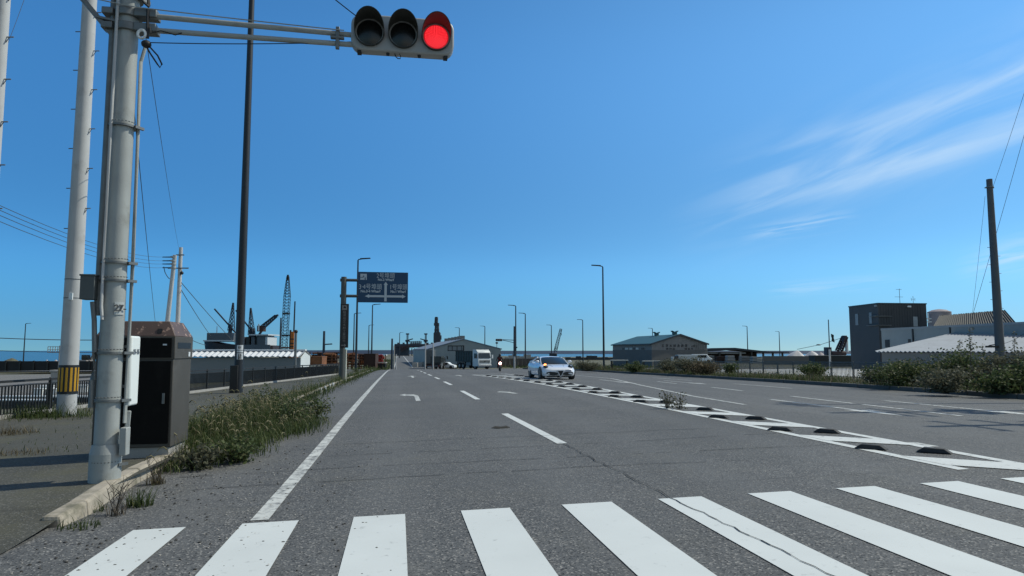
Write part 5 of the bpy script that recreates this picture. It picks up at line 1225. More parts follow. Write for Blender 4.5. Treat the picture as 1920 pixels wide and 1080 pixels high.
# utility poles just beyond the right edge of the view: their shadows lie on the oncoming lanes
for (x, y, hh, arms) in ((20.7, 18.5, 12.3, ((11.2, .9), (11.6, .9), (11.9, .6))), (20.7, 16.05, 12.4, ((11.0, 1.0), (10.4, 1.1), (9.4, .8), (8.2, .9))), (20.7, 13.2, 12.4, ((11.5, .9), (10.2, 1.0), (9.2, .6)))):
    z = h(x, y)+.12; t = thing('utility_pole', 'utility pole at the right kerb, %s, shadowing the lanes' % ('thin and farthest of three' if y > 18 else 'carrying two transformers' if y > 15 else 'nearest of three'), 'utility pole', (x, y, z))
    MB().cyl((0, 0, -.2), (0, 0, hh), .10 if y > 18 else .14, .06 if y > 18 else .10, 14).build('pole', PW, t)
    for zz, l_ in arms:
        b = MB(); b.bar((.15, -l_, zz), (.15, l_, zz), .09); b.build('crossarm', GALV_D, t)
        for y_ in (-l_+.1, 0, l_-.1): MB().cyl((.15, y_, zz+.05), (.15, y_, zz+.25), .05, .03, 8).build('insulator', CABLE, t)
    if 15 < y < 18:
        for y_ in (-.4, .4): MB().cyl((.35, y_, 7.9), (.35, y_, 8.8), .24, n=14).build('transformer', GALV, t)
# ------------------------------------------------------------------ black rubber lane blocks on the median hatching
def block_mesh():
    b = MB(); L, W, Hh = .20, .08, .055
    b.loft([[(-L, -W, 0), (L, -W, 0), (L, W, 0), (-L, W, 0)], [(-L+.085, -W+.02, Hh), (L-.085, -W+.02, Hh), (L-.085, W-.02, Hh), (-L+.085, W-.02, Hh)]]); return b
BL = []
for k in range(17):
    y = 8.67+k*2.29-(.02*k*k*.10)
    if k == 3: BL.append((None, 0)); BL.append((6.86, 14.95)); continue
    xl = 6.36 if y < 30 else 6.36-.72*(y-30)/18; xr = 6.88 if y < 20 else 6.88+.72*(y-20)/28
    BL.append((xl, y)); BL.append((xr, y-.52))
first = None; BL = [q for q in BL if q[0] is not None]
for i, (x, y) in enumerate(BL):
    if first is None: first = block_mesh().build('lane_block', RUBBER, bevel=.008); o = first
    else: o = first.copy(); COL.objects.link(o)
    o.location = (x, y, h(x, y)+.009); o.rotation_euler = (0, 0, R(-44)+random.uniform(-.06, .06))
    tag(o, 'black rubber lane block bolted onto the white median hatching', 'lane block', 'rubber blocks along the median')

# ------------------------------------------------------------------ white sports car
cpx = PD(1036, 712, 36.2); cy = cpx.y+1.6; cx_ = 8.22
t = thing('sports_car', 'white low sports car driving toward us beside the median, one orange turn lamp lit', 'car', (cx_, cy, h(cx_, cy)), R(2))
ST = [(-1.98, .46, .30, .44, .50), (-1.93, .70, .20, .50, .565), (-1.72, .86, .16, .60, .655), (-1.42, .915, .15, .70, .71), (-1.1, .92, .15, .755, .755), (-.75, .90, .16, .785, .81), (0, .885, .16, .79, .84), (.6, .91, .16, .83, .86), (1.1, .955, .16, .88, .90), (1.5, .95, .17, .88, .91), (1.85, .87, .24, .82, .86), (1.98, .74, .34, .74, .78)]
b = MB(); rings = []
for y, w_, zb, zs, zt in ST:
    hf = [(0, zt), (w_*.40, zt+.0), (w_*.72, (zt+zs)/2+.012), (w_*.92, zs-.02), (w_*1.0, zs-.14), (w_*1.0, (zb+zs)/2-.03), (w_*.965, zb+.05), (w_*.88, zb), (0, zb)]
    rings.append([(x, y, z) for x, z in hf]+[(-x, y, z) for x, z in hf[-2:0:-1]])
b.loft(rings); b.build('body', CARW, t, sub=2)
# glasshouse, roof and pillars
b = MB()
GL = [(-.82, .74, .80), (-.28, .66, 1.07), (.02, .58, 1.165), (.45, .57, 1.175), (.95, .52, 1.09), (1.55, .40, .90)]
b.loft([[(-w_, y, .76), (-w_*.98, y, z-.05), (-w_*.80, y, z), (0, y, z+.02), (w_*.80, y, z), (w_*.98, y, z-.05), (w_, y, .76)] for y, w_, z in GL], close=False)
b.build('windows', GLASS, t)
b = MB(); b.loft([[(-w_*.97, y, z-.04), (-w_*.78, y, z+.012), (0, y, z+.034), (w_*.78, y, z+.012), (w_*.97, y, z-.04)] for y, w_, z in ((-.08, .61, 1.135), (.1, .58, 1.175), (.5, .57, 1.18), (.95, .52, 1.10))], close=False); b.build('roof', CARW, t)
for s_ in (-1, 1):
    b = MB(); b.tube([(s_*.74, -.84, .80), (s_*.655, -.30, 1.06), (s_*.585, -.02, 1.15)], .022, 6); b.build('windscreen_pillar', CARW, t)
    b = MB(); b.tube([(s_*.60, .55, 1.14), (s_*.72, .95, .98), (s_*.86, 1.3, .88)], .045, 8); b.build('rear_pillar', CARW, t)
    # headlights, mirrors, intakes, wheels
    b = MB(); b.sphere((s_*.665, -1.52, .665), .165, 16, (.80, 1.25, .70)); hl = b.build('headlight', GLASS, t)
    hl.data.materials.clear(); hl.data.materials.append(GLASS)
    b = MB(); b.sphere((s_*.655, -1.66, .70), .05, 10); b.build('lens', mat('lamp_lens', (.6, .62, .62), .15, .3), hl)
    b = MB(); b.sphere((s_*.90, -.62, .93), .10, 12, (1.1, .6, .72)); b.bar((s_*.80, -.60, .84), (s_*.88, -.60, .90), .04); b.build('wing_mirror', CARW, t)
    b = MB(); b.prism([(s_*.14, -2.04, .36), (s_*.28, -2.03, .41), (s_*.52, -1.99, .43), (s_*.70, -1.91, .40), (s_*.73, -1.89, .33), (s_*.56, -1.98, .26), (s_*.30, -2.03, .24), (s_*.16, -2.04, .28)], (0, .2, 0)); b.build('air_intake', BLACKP, t)
    for y in (-1.22, 1.18):
        b = MB(); b.cyl((s_*.69, y, .325), (s_*.925, y, .325), .325, n=28); wh = b.build('wheel', RUBBER, t, bevel=.02)
        b = MB(); b.cyl((s_*.91, y, .325), (s_*.934, y, .325), .225, .21, 20)
        b.build('rim', mat('rim_dark', (.05, .05, .055), .4, .4), wh)
        b = MB(); P_ = []
        for k in range(15): a = math.pi*k/14; P_.append((s_*.905, y+.365*math.cos(a), .31+.365*math.sin(a)))
        b.prism(P_, (s_*.022, 0, 0)); b.build('wheel_arch', BLACKP, t)
MB().sphere((-.70, -1.55, .765), .07, 12).build('turn_lamp', mat('turn_lamp_lit', (.8, .3, .08), .3, emit=(1, .26, .05), estr=6), t)
b = MB(); b.prism([(-.165, -2.05, .50), (.165, -2.05, .50), (.03, -2.05, .215), (-.03, -2.05, .215)], (0, .1, 0)); gr = b.build('grille', BLACKP, t)
b = MB()
for p_, q_ in (((-.175, -2.058, .49), (.175, -2.058, .49)), ((-.175, -2.058, .49), (-.032, -2.058, .195)), ((.175, -2.058, .49), (.032, -2.058, .195)), ((-.032, -2.058, .195), (.032, -2.058, .195))): b.bar(p_, q_, .026)
b.build('grille_frame', CARW, gr)
b = MB(); b.box(.25, .57, -2.06, -2.045, .42, .53); pl = b.build('number_plate', mat('plate_white', (.45, .46, .50), .5), t); 
MB().box(-.66, .66, -1.93, -1.7, .15, .185).build('front_splitter', BLACKP, t)
for s_ in (-1, 1):
    b = MB(); b.tube([(s_*.10, -1.96, .52), (s_*.30, -1.5, .70), (s_*.52, -.85, .80)], .008, 5); b.build('bonnet_crease', mat('seam_grey', (.10, .11, .12), .6), t)

# ------------------------------------------------------------------ lorries at the junction
def lorry(name, label, px, D, rz, cabM, bodyM, L=7.6, W=2.45, Hc=3.15, Hb=2.95, cab=True):
    q = base(px, D); t = thing(name, label, 'truck', q, rz); y0 = 0
    if cab:
        b = MB(); pr = [(0, .45), (0, 1.35), (.10, 1.75), (.28, Hc-.38), (.75, Hc), (1.85, Hc), (1.85, .45)]
        b.loft([[(x, y, z) for y, z in pr] for x in (-W/2, W/2)]); b.build('cab', cabM, t, bevel=.06)
        b = MB(); b.prism([(-W*.44, .075, 1.78), (W*.44, .075, 1.78), (W*.42, .235, Hc-.55), (-W*.42, .235, Hc-.55)], (0, -.04, 0)); b.build('windscreen', GLASS, t)
        for s_ in (-1, 1):
            MB().box(s_*(W/2+.006)-.006, s_*(W/2+.006)+.006, .45, 1.35, 1.75, Hc-.60).build('side_window', GLASS, t)
            b = MB(); b.bar((s_*W*.5, .25, 2.3), (s_*(W/2+.28), .1, 2.35), .04); b.box(s_*(W/2+.28)-.11, s_*(W/2+.28)+.11, .05, .13, 1.75, 2.3); b.build('wing_mirror', WHITEP if s_ > 0 else DARKP, t)
            MB().box(s_*W*.38-.22, s_*W*.38+.22, -.03, -.003, .72, .92).build('headlight', mat('lamp_lens', (.6, .62, .62), .15, .3), t)
        MB().box(-W*.40, W*.40, -.03, -.003, 1.05, 1.45).build('grille', GALV_D, t); MB().box(-W/2-.01, W/2+.01, -.12, .2, .42, .72).build('bumper', mat('bumper_grey', (.34, .36, .38), .4, .2), t, bevel=.04)
        MB().cyl((0, -.035, 1.25), (0, -.05, 1.25), .10, n=16).build('badge', BLACKP, t)
        MB().box(-W/2+.05, W/2-.05, -.125, -.122, .50, .56).build('bumper_slot', BLACKP, t)
        y0 = 2.05
    b = MB(); b.loft([[(-W/2, y, z) for y, z in ((y0, 1.15), (L, 1.15), (L, Hb), (y0, Hb))], [(W/2, y, z) for y, z in ((y0, 1.15), (L, 1.15), (L, Hb), (y0, Hb))]]); b.build('tipper_body', bodyM, t, bevel=.03)
    dk = mat('body_rib', (.045, .055, .052), .6)
    for k in range(7):
        y = y0+.15+(L-y0-.3)*k/6
        for s_ in (-1, 1): MB().box(s_*(W/2+.035)-.033, s_*(W/2+.035)+.033, y-.06, y+.06, 1.2, Hb-.05).build('body_rib', dk, t)
    for z in (1.2, 2.1, Hb-.08):
        for s_ in (-1, 1): MB().box(s_*(W/2+.05)-.045, s_*(W/2+.05)+.045, y0-.02, L+.02, z, z+.09).build('side_rail', dk, t)
    MB().box(-W/2+.1, W/2-.1, L+.003, L+.05, 1.25, Hb-.1).build('tailgate', dk, t); MB().box(-W*.40, W*.40, 2.1 if cab and L > 6 else 1.7, L-.1, .55, 1.12).build('chassis', BLACKP, t)
    for s_ in (-1, 1):
        for y in ((1.1, L-2.5, L-1.3) if L > 6 else (1.1, L-1.2)):
            b = MB(); b.cyl((s_*(W/2-.32), y, .5), (s_*(W/2-.02), y, .5), .5, n=20); wh = b.build('wheel', RUBBER, t)
            MB().cyl((s_*(W/2-.05), y, .5), (s_*(W/2-.01), y, .5), .27, .22, 14).build('rim', GALV, wh)
        MB().box(s_*(W/2-.2)-.2, s_*(W/2-.2)+.2, 2.5, 4.0, .55, 1.1).build('fuel_tank', GALV_D, t, bevel=.05)
        b = MB(); b.tube([(s_*(W/2-.12), L-3.1, .75), (s_*(W/2-.12), L-2.95, 1.08), (s_*(W/2-.12), L-.85, 1.08), (s_*(W/2-.12), L-.7, .8)], .05, 6); b.build('mudguard', CONC_G, t)
    MB().box(-W*.48, W*.48, L+.052, L+.12, .55, .70).build('rear_bumper', GALV_D, t)
    for s_ in (-1, 1): MB().box(s_*W*.36-.15, s_*W*.36+.15, L+.121, L+.14, .58, .72).build('tail_lamp', REDP, t)
    return t
lorry('dump_truck', 'dark green tipper lorry with a white cab, turning at the far junction', 909, 112, VIEW+R(33), mat('cab_white', (.60, .63, .63), .35, 0, .04), mat('tipper_green', (.030, .050, .044), .6, 0, .1, 1))
lorry('dump_truck', 'small dark tipper lorry seen from behind, left of the white-cabbed lorry', 827.5, 128, VIEW+R(180-6), DARKP, mat('tipper_dark', (.022, .026, .028), .6), 4.8, 1.75, 2.2, 2.35)
q = base(805, 132); t = thing('box_trailer', 'grey box trailer seen from behind, left of the small dark tipper lorry', 'trailer', q, VIEW+R(4))
MB().box(-.85, .9, 0, 7, 1.0, zat(656, 132)-q.z).build('cargo_box', mat('trailer_grey', (.085, .095, .098), .6), t, bevel=.04); MB().box(-.8, .85, .2, 6.8, .65, .98).build('chassis', BLACKP, t)
for s_ in (-.6, .62):
    for y in (.8, 2.1): MB().cyl((s_-.16, y, .5), (s_+.16, y, .5), .5, n=16).build('wheel', RUBBER, t)
MB().box(-.85, .9, -.05, -.005, .55, .78).build('rear_bumper', RUST_D, t)
for s_ in (-.6, .65): MB().box(s_-.14, s_+.14, -.07, -.052, .58, .72).build('tail_lamp', REDP, t)

# ------------------------------------------------------------------ motorcycle and rider
q = base(938, 68); q.z = h(q.x, q.y)
t = thing('motorcycle', 'dark red motorcycle coming toward us with its headlamp on', 'motorcycle', q, VIEW+.08)
for y in (0, 1.38):
    b = MB(); N = 24; R0, r0 = .27, .055
    b.loft([[(r0*1.1*math.cos(2*math.pi*j/8), y+(R0+r0*math.sin(2*math.pi*j/8))*math.cos(2*math.pi*k/N), .325+(R0+r0*math.sin(2*math.pi*j/8))*math.sin(2*math.pi*k/N)) for j in range(8)] for k in range(N+1)], cap=False); wh = b.build('wheel', RUBBER, t)
    b = MB(); b.cyl((-.03, y, .325), (.03, y, .325), .20, n=16); b.build('rim', GALV_D, wh)
b = MB(); b.bar((-.09, 0, .32), (-.09, .25, .85), .05); b.bar((.09, 0, .32), (.09, .25, .85), .05); b.build('front_fork', GALV_D, t)
b = MB(); b.loft([[(-.12, .15, .60), (.12, .15, .60), (.16, .15, .88), (-.16, .15, .88)], [(-.20, .45, .45), (.20, .45, .45), (.17, .45, .95), (-.17, .45, .95)], [(-.17, .8, .40), (.17, .8, .40), (.12, .8, .86), (-.12, .8, .86)]]); b.build('fairing', REDP, t, bevel=.03)
b = MB(); b.box(-.12, .12, .75, 1.55, .74, .84); b.build('seat', BLACKP, t, bevel=.03)
b = MB(); b.tube([(-.36, .42, 1.02), (-.2, .32, .98), (.2, .32, .98), (.36, .42, 1.02)], .018, 6); b.build('handlebar', BLACKP, t)
MB().sphere((0, .12, .80), .105, 14, (1, .5, 1)).build('headlamp', mat('headlamp_lit', (1, .95, .85), .2, emit=(1, .80, .70), estr=22), t)
b = MB(); b.bar((-.18, .3, 1.06), (-.16, .34, .9), .03); b.bar((.18, .3, 1.06), (.16, .34, .9), .03); b.sphere((-.30, .32, 1.16), .06, 8, (1, .4, .7)); b.sphere((.30, .32, 1.16), .06, 8, (1, .4, .7)); b.build('mirror', BLACKP, t)
# rider: one continuous skinned body
J = [(0, .95, .90), (0, .90, 1.10), (0, .84, 1.30), (0, .80, 1.42), (0, .77, 1.50), (0, .74, 1.58), (-.19, .82, 1.38), (-.30, .62, 1.16), (-.33, .44, 1.04), (.19, .82, 1.38), (.30, .62, 1.16), (.33, .44, 1.04),
     (-.14, .92, .88), (-.21, .48, .74), (-.20, .74, .36), (-.20, .60, .30), (.14, .92, .88), (.21, .48, .74), (.20, .74, .36), (.20, .60, .30)]
E_ = [(0, 1), (1, 2), (2, 3), (3, 4), (4, 5), (3, 6), (6, 7), (7, 8), (3, 9), (9, 10), (10, 11), (0, 12), (12, 13), (13, 14), (14, 15), (0, 16), (16, 17), (17, 18), (18, 19)]
RAD = [.15, .15, .17, .11, .06, .085, .08, .055, .045, .08, .055, .045, .10, .075, .055, .05, .10, .075, .055, .05]
def skin_person(name, label, J, E_, RAD, M, loc, rz):
    bm = bmesh.new(); lay = bm.verts.layers.skin.verify(); V = [bm.verts.new(j) for j in J]
    for v, r_ in zip(V, RAD): v[lay].radius = (r_, r_)
    V[0][lay].use_root = True
    for a, c in E_: bm.edges.new((V[a], V[c]))
    me = bpy.data.meshes.new(name); bm.to_mesh(me); bm.free(); me.materials.append(M)
    o = bpy.data.objects.new(name, me); COL.objects.link(o); o.location = loc; o.rotation_euler = (0, 0, rz)
    sk = o.modifiers.new('skin', 'SKIN'); sk.use_smooth_shade = True
    sb = o.modifiers.new('subdivision', 'SUBSURF'); sb.levels = 1; sb.render_levels = 1
    return tag(o, label, 'person')
rider = skin_person('person', 'motorcycle rider in dark clothes and a dark helmet, leaning to the handlebars', J, E_, RAD, mat('rider_black', (.014, .013, .015), .7), q, VIEW+.08)
MB().sphere((0, .73, 1.60), .145, 16, (.9, 1.05, 1.05)).build('helmet', BLACKP, rider)
MB().sphere((0, .63, 1.60), .11, 14, (.85, .7, .55)).build('visor', GLASS, rider)
b = MB(); b.loft([[(-.20, .70, 1.06), (.20, .70, 1.06), (.19, 1.0, 1.04), (-.19, 1.0, 1.04)], [(-.26, .66, 1.30), (.26, .66, 1.30), (.24, .98, 1.30), (-.24, .98, 1.30)], [(-.14, .70, 1.44), (.14, .70, 1.44), (.13, .9, 1.45), (-.13, .9, 1.45)]]); b.build('jacket', mat('jacket_dark_red', (.10, .010, .010), .7), rider, sub=1)

# ------------------------------------------------------------------ plants
def blades(name, label, n, samp, hmin, hmax, wid, M, bend=.35, kind='stuff', cat=None, loc=(0, 0, 0), seeds=0, seed=0, parent=None, stiff=3):
    rr = random.Random(seed or hash(label) % 9999); bm = MB()
    sb = MB() if seeds else None
    for i in range(n):
        x, y, k = samp(rr); z = parent_z(x, y) if parent is None else 0
        L = rr.uniform(hmin, hmax)*k; a = rr.uniform(0, 6.283); be = rr.uniform(.05, bend)*L*1.4; wv = wid*rr.uniform(.6, 1.3)
        dx, dy = math.cos(a), math.sin(a); px_, py_ = -dy*wv/2, dx*wv/2; prev = None
        lean = rr.uniform(-.1, .1)*L
        for s_ in range(stiff+1):
            t_ = s_/stiff; cx = x+dx*be*t_*t_+lean*t_*.5; cyy = y+dy*be*t_*t_; cz = z-.01+L*(t_-.22*bend*t_*t_*rr.uniform(.8, 1.2)); f_ = 1-t_**1.5*.92
            cur = (bm.bm.verts.new((cx-px_*f_, cyy-py_*f_, cz)), bm.bm.verts.new((cx+px_*f_, cyy+py_*f_, cz)))
            if prev: bm.bm.faces.new((prev[0], prev[1], cur[1], cur[0]))
            prev = cur
        if seeds and rr.random() < seeds:
            S = L*rr.uniform(.95, 1.25); a2 = rr.uniform(0, 6.283); ex, ey = math.cos(a2), math.sin(a2); pts = [(x+ex*.02, y+ey*.02, z), (x+ex*.05, y+ey*.05, z+S*.7), (x+ex*.08, y+ey*.08, z+S), (x+ex*.12, y+ey*.12, z+S+.035), (x+ex*.17, y+ey*.17, z+S+.02), (x+ex*.20, y+ey*.20, z+S-.02)]
            sb.tube(pts[:3], .0022, 3); sb.tube(pts[2:], .009, 5, .004)
    o = bm.build(name, M, parent, smooth=False, recalc=False)
    if parent is None: tag(o, label if kind != 'stuff' else label, cat, None, kind if kind == 'stuff' else None)
    if seeds:
        s2 = sb.build('seed_heads', SEED, o, recalc=False); s2['kind'] = 'stuff'
    return o
def parent_z(x, y):
    if x < -3.05: return walk_z(x, y) if x > -8.9 else h(x, y)-.3
    if x > KR+.1: return h(x, y)+.14
    return h(x, y)+.03
# the clump along the kerb (tall grass with foxtail heads spilling over onto the shoulder)
def kclump(rr):
    while True:
        y = rr.triangular(9.2, 20.5, 13.5) if rr.random() < .8 else rr.uniform(9.4, 26)
        wr = .25+1.35*math.exp(-((y-14.2)/2.8)**2)+.55*math.exp(-((y-10.6)/1.0)**2)+.2*rr.random()
        if y > 17.5: wr = .30+.15*math.sin(y*1.7)
        x = -2.95+rr.triangular(-1.0 if y > 11 else -.35, wr, -.05)
        if -4.1 < x < -2.98 and y < 10.9: continue
        k = .62+.38*math.exp(-((x+2.9)/.75)**2); k *= (.55 if y < 10.2 else 1)*(1 if y < 17.8 else .55)*rr.uniform(.6, 1)
        k *= .75+.35*math.sin(x*5+y*1.3)*math.sin(y*2.1)
        return x, y, max(.25, k)
blades('tall_grass', 'tall green grass with foxtail seed heads spilling from the kerb over the shoulder', 17000, kclump, .26, .80, .012, GRASS, .85, seeds=.03, seed=3)
blades('dry_grass', 'dry straw-coloured grass mixed into the clump on the kerb', 500, kclump, .25, .75, .008, GRASS_DRY, .6, seeds=.10, seed=4)
def kline(rr): y = rr.uniform(20, 100); return -3.02+rr.gauss(0, .26)+(.9*max(0, (y-35)/65) if y > 35 else 0)*.0, y, rr.uniform(.3, 1)*(.6+.4*math.sin(y*.8)*math.sin(y*.31))
blades('kerb_grass', 'thin strip of weeds growing along the left kerb toward the junction', 6500, kline, .2, .75, .02, GRASS, .6, seeds=.03, seed=5)
def sidew(rr): y = rr.uniform(11, 60); return rr.triangular(-7.5, -3.2, -3.3)-.0, y, rr.uniform(.2, .7)
blades('sidewalk_grass', 'short sparse grass growing through the left sidewalk', 2600, sidew, .04, .22, .014, GRASS, .6, seed=6)
def polefoot(rr):
    a, d = rr.uniform(0, 6.283), abs(rr.gauss(0, 1)); c = base(120, 16.6); x, y = c.x+math.cos(a)*d*1.9-.3, c.y-.45+math.sin(a)*d*.5; return x, y, rr.uniform(.3, 1)
blades('fence_weeds', 'green weeds at the foot of the fence and the white utility pole', 1500, polefoot, .10, .55, .016, GRASS, .7, seed=7)
def polefoot2(rr):
    y = rr.uniform(9, 15.6); return -8.75+rr.gauss(0, .22), y, rr.uniform(.3, 1)
blades('dry_fence_weeds', 'dry brown weeds along the foot of the fence at far left', 1100, polefoot2, .10, .42, .016, GRASS_DRY, .8, seed=8)
# single tufts
def tuft(name, label, x, y, z, n, hmin, hmax, rad, M, bend=.6, wid=.009, seed=1, stems=False):
    t = thing(name, label, 'weed', (x, y, z)); rr0 = random.Random(seed)
    def s_(rr): a, d = rr.uniform(0, 6.283), rad*math.sqrt(rr.random()); return d*math.cos(a), d*math.sin(a)*.8, rr.uniform(.5, 1)
    blades('leaves', label, n, s_, hmin, hmax, wid, M, bend, seed=seed, parent=t)
    if stems:
        for k in range(6):
            b = MB(); a = rr0.uniform(0, 6.283); L = hmax*rr0.uniform(.8, 1.15); pts = [(0, 0, 0), (math.cos(a)*L*.2, math.sin(a)*L*.2, L*.5), (math.cos(a)*L*.38, math.sin(a)*L*.38, L)]; b.tube(pts, .005, 5, .002)
            for q_ in range(5): f_ = .4+q_*.13; v = Vector(pts[0]).lerp(Vector(pts[2]), f_); b.tube([v, v+Vector((rr0.uniform(-.1, .1), rr0.uniform(-.1, .1), rr0.uniform(.04, .12)))], .003, 4, .0012)
            b.build('stem', STALK, t)
    return t
g = at_ground = None
def ground_at(px, py, dz=0.0):
    d = fw + rt*((px-960)/FPX) + up*((540-py)/FPX); t_ = 1.0
    while t_ < 400:
        p = Vector((0, 0, CAMH))+d*t_
        if p.z <= h(p.x, p.y)+dz: return p
        t_ *= 1.002
    return p
for i, (px, py, n, lo, hi, rad, M, lb, st_) in enumerate(((262, 945, 130, .10, .30, .13, GRASS, 'small green grass tuft against the face of the beige kerb, below the signal pole', False), (215, 962, 40, .08, .24, .10, STALK, 'dry branched weed in front of the worn kerb end', True), (292, 905, 90, .10, .30, .10, GRASS_DRY, 'withered brown tuft at the kerb, in front of the tall grass', True),
        (150, 985, 90, .05, .16, .18, GRASS, 'low green weed at the near end of the beige kerb', False), (175, 935, 70, .06, .2, .13, GRASS, 'tiny green weed on the sidewalk between the signal pole and the kerb end', False),
        (300, 860, 24, .25, .75, .25, STALK, 'tall dead stalks standing in front of the brown cabinet', True), (50, 852, 120, .05, .16, .4, GRASS_DRY, 'flat withered weed lying on the sidewalk near the left edge', False), (20, 815, 260, .08, .3, .45, GRASS_DRY, 'brown weed patch below the fence at the left edge', False),
        (470, 790, 120, .10, .25, .3, GRASS, 'sprawling green weed on the shoulder, right of the tall grass', False), (30, 850, 40, .03, .1, .2, STALK, 'crumpled dead weed on the sidewalk left of the signal pole', False))):
    p = ground_at(px, py, .12 if px < 240 and py < 950 else .02); p.z = (walk_z(p.x, p.y) if p.x < -3.1 else h(p.x, p.y)) 
    tuft('weed_tuft', lb, p.x, p.y, p.z, n, lo, hi, rad, M, .75, .010, i+20, st_)
def leafy(name, label, x, y, z, rx, ry, hh, n, M, leaf=.05, stems=9, seed=1, cat='bush', group=None, low=.15):
    rr = random.Random(seed); t = thing(name, label, cat, (x, y, z), 0, group); tips = []
    b = MB()
    for k in range(stems):
        a = rr.uniform(0, 6.283); d = math.sqrt(rr.random()); hx = hh*rr.uniform(.55, 1.05)*(1-.35*d); e = Vector((rx*d*math.cos(a), ry*d*math.sin(a), hx)); m0 = Vector((e.x*.35, e.y*.35, hx*.5))
        b.tube([(e.x*.15, e.y*.15, -.05), m0, e], .014*hh, 5, .004); tips.append((Vector((e.x*.15, e.y*.15, 0)), m0, e))
    b.build('stems', STALK, t)
    lf = MB()
    for i in range(n):
        p0, p1, p2 = rr.choice(tips); f_ = low+(1-low)*rr.random()**.7; c = p0.lerp(p1, f_*2) if f_ < .5 else p1.lerp(p2, f_*2-1)
        sp_ = .10*hh+.10*rx*(1.2-f_); c = c+Vector((rr.gauss(0, sp_), rr.gauss(0, sp_), rr.gauss(0, sp_*.6))); c.z = max(.02, c.z)
        a, ti = rr.uniform(0, 6.283), rr.uniform(-.9, .9); L = leaf*rr.uniform(.6, 1.5); u_ = Vector((math.cos(a)*math.cos(ti), math.sin(a)*math.cos(ti), math.sin(ti)))*L; v_ = u_.cross(Vector((rr.gauss(0, 1), rr.gauss(0, 1), rr.gauss(0, 1))))
        if v_.length < 1e-5: continue
        v_ = v_.normalized()*L*.32
        lf.bm.faces.new([lf.bm.verts.new(q) for q in (c-u_*.5, c+v_, c+u_*.5, c-v_)])
    lf.build('foliage', M, t, smooth=False, recalc=False); return t
# the two scraggly weeds on the median
p = ground_at(1252, 766)
leafy('median_weed', 'scraggly dark weed growing on the median hatching, left of the pair', p.x, p.y, p.z, .26, .18, .52, 120, LEAF_DUSTY, .05, 11, 31, 'weed', low=.03)
p = ground_at(1275, 767)
leafy('median_weed', 'scraggly dark weed growing on the median hatching, right of the pair', p.x, p.y, p.z, .26, .18, .44, 110, LEAF_DUSTY, .05, 11, 35, 'weed', low=.03)
# bushes of the right verge
BU = [(1690, 29, 1.9, 1.0, 1.15, LEAF, 'low green bush at the left end of the dense bushes on the right verge'), (1745, 30, 2.0, 1.0, 1.35, LEAF_DUSTY, 'dusty bush second from the left in the dense row on the right verge'), (1800, 28, 1.2, .9, 1.95, LEAF, 'tallest ragged bush with a dead spike, left of the right utility pole'),
      (1770, 24.5, 1.4, .8, .95, LEAF_DUSTY, 'low dusty bush at the kerb in front of the tallest ragged bush'), (1840, 27, 1.4, 1.0, 1.25, LEAF_DUSTY, 'dusty bush just left of the right utility pole'), (1905, 27, 1.3, .9, 1.75, LEAF_DUSTY, 'tall dusty bush at the right edge of the view'),
      (1880, 23.5, 1.3, .8, .95, LEAF, 'low green bush at the kerb in front of the right utility pole'), (1935, 24, 1.2, .8, 1.25, LEAF, 'green bush cut by the right edge of the view'), (1640, 32, 1.1, .8, .75, LEAF_DUSTY, 'small low bush left of the dense row on the right verge'),
      (1522, 40, 1.15, .6, 1.0, LEAF, 'bright green bush in front of the picket fence, below the flag pole'), (1368, 50, .55, .5, 1.15, LEAF, 'small round dark bush against the picket fence, below the low dark shed'),
      (1292, 52, 1.7, .9, 1.5, LEAF_DUSTY, 'spreading bush at the left end of the right picket fence'), (1318, 49, 1.3, .8, 1.15, GRASS_DRY, 'pale dry bush beside the left end of the right picket fence'), (1255, 56, 1.2, .9, 1.2, LEAF_DUSTY, 'ragged bush in front of the teal-roofed warehouse'), (1190, 60, 1.3, .9, 1.0, LEAF, 'low bush between the two pale work tables'), (1100, 68, 1.6, .9, 1.15, LEAF_DUSTY, 'low weedy bush just right of the sports car')]
for i, (px, D, rx, ry, hh, M, lb) in enumerate(BU):
    p = base(px, D, .14); leafy('bush', lb, p.x, p.y, p.z, rx, ry, hh, int(1900*rx*hh**.5), M, .105 if D > 35 else .095, int(12*rx+6), 50+i, 'bush', 'bushes on the right verge')
for i, (px, D, hh) in enumerate(((1817, 27, 2.35), (1840, 30, 1.7), (1900, 28, 2.2), (1797, 29, 1.9))):
    p = base(px, D, .14); t = thing('dead_stalk', ('tall dead stalk rising above the tallest ragged bush', 'thin dead stalk just left of the right utility pole', 'dead seed stalk right of the right utility pole', 'short dead stalk left of the tallest bush')[i], 'stalk', p)
    rr = random.Random(i+9); b = MB(); b.tube([(0, 0, 0), (.05, 0, hh*.5), (.1, .02, hh)], .018, 5, .006); b.build('stem', STALK, t)
    lf = MB()
    for k in range(90):
        f_ = rr.uniform(.55, 1.02); c = Vector((.1*f_, 0, hh*f_))+Vector((rr.gauss(0, .05), rr.gauss(0, .05), 0)); u_ = Vector((rr.gauss(0, 1), rr.gauss(0, 1), rr.gauss(0, 1))).normalized()*.05; v_ = u_.orthogonal()*.4; lf.bm.faces.new([lf.bm.verts.new(q_) for q_ in (c-u_, c+v_, c+u_, c-v_)])
    lf.build('seed_head', LEAF_DUSTY, t, smooth=False, recalc=False)
def verge(rr): y = rr.uniform(8, 110); x = KR+.15+abs(rr.gauss(0, 1.7)); return min(x, 27), y, rr.uniform(.3, 1)*(.6+.4*math.sin(y*.6)*math.sin(y*.23+1))
blades('verge_weeds', 'dense green weeds covering the right verge behind the kerb', 16000, verge, .2, .80, .035, GRASS, .6, seeds=.01, seed=41)
blades('dry_verge_weeds', 'dusty dry weeds mixed through the right verge', 9000, verge, .2, .95, .03, GRASS_DRY, .5, seed=42)
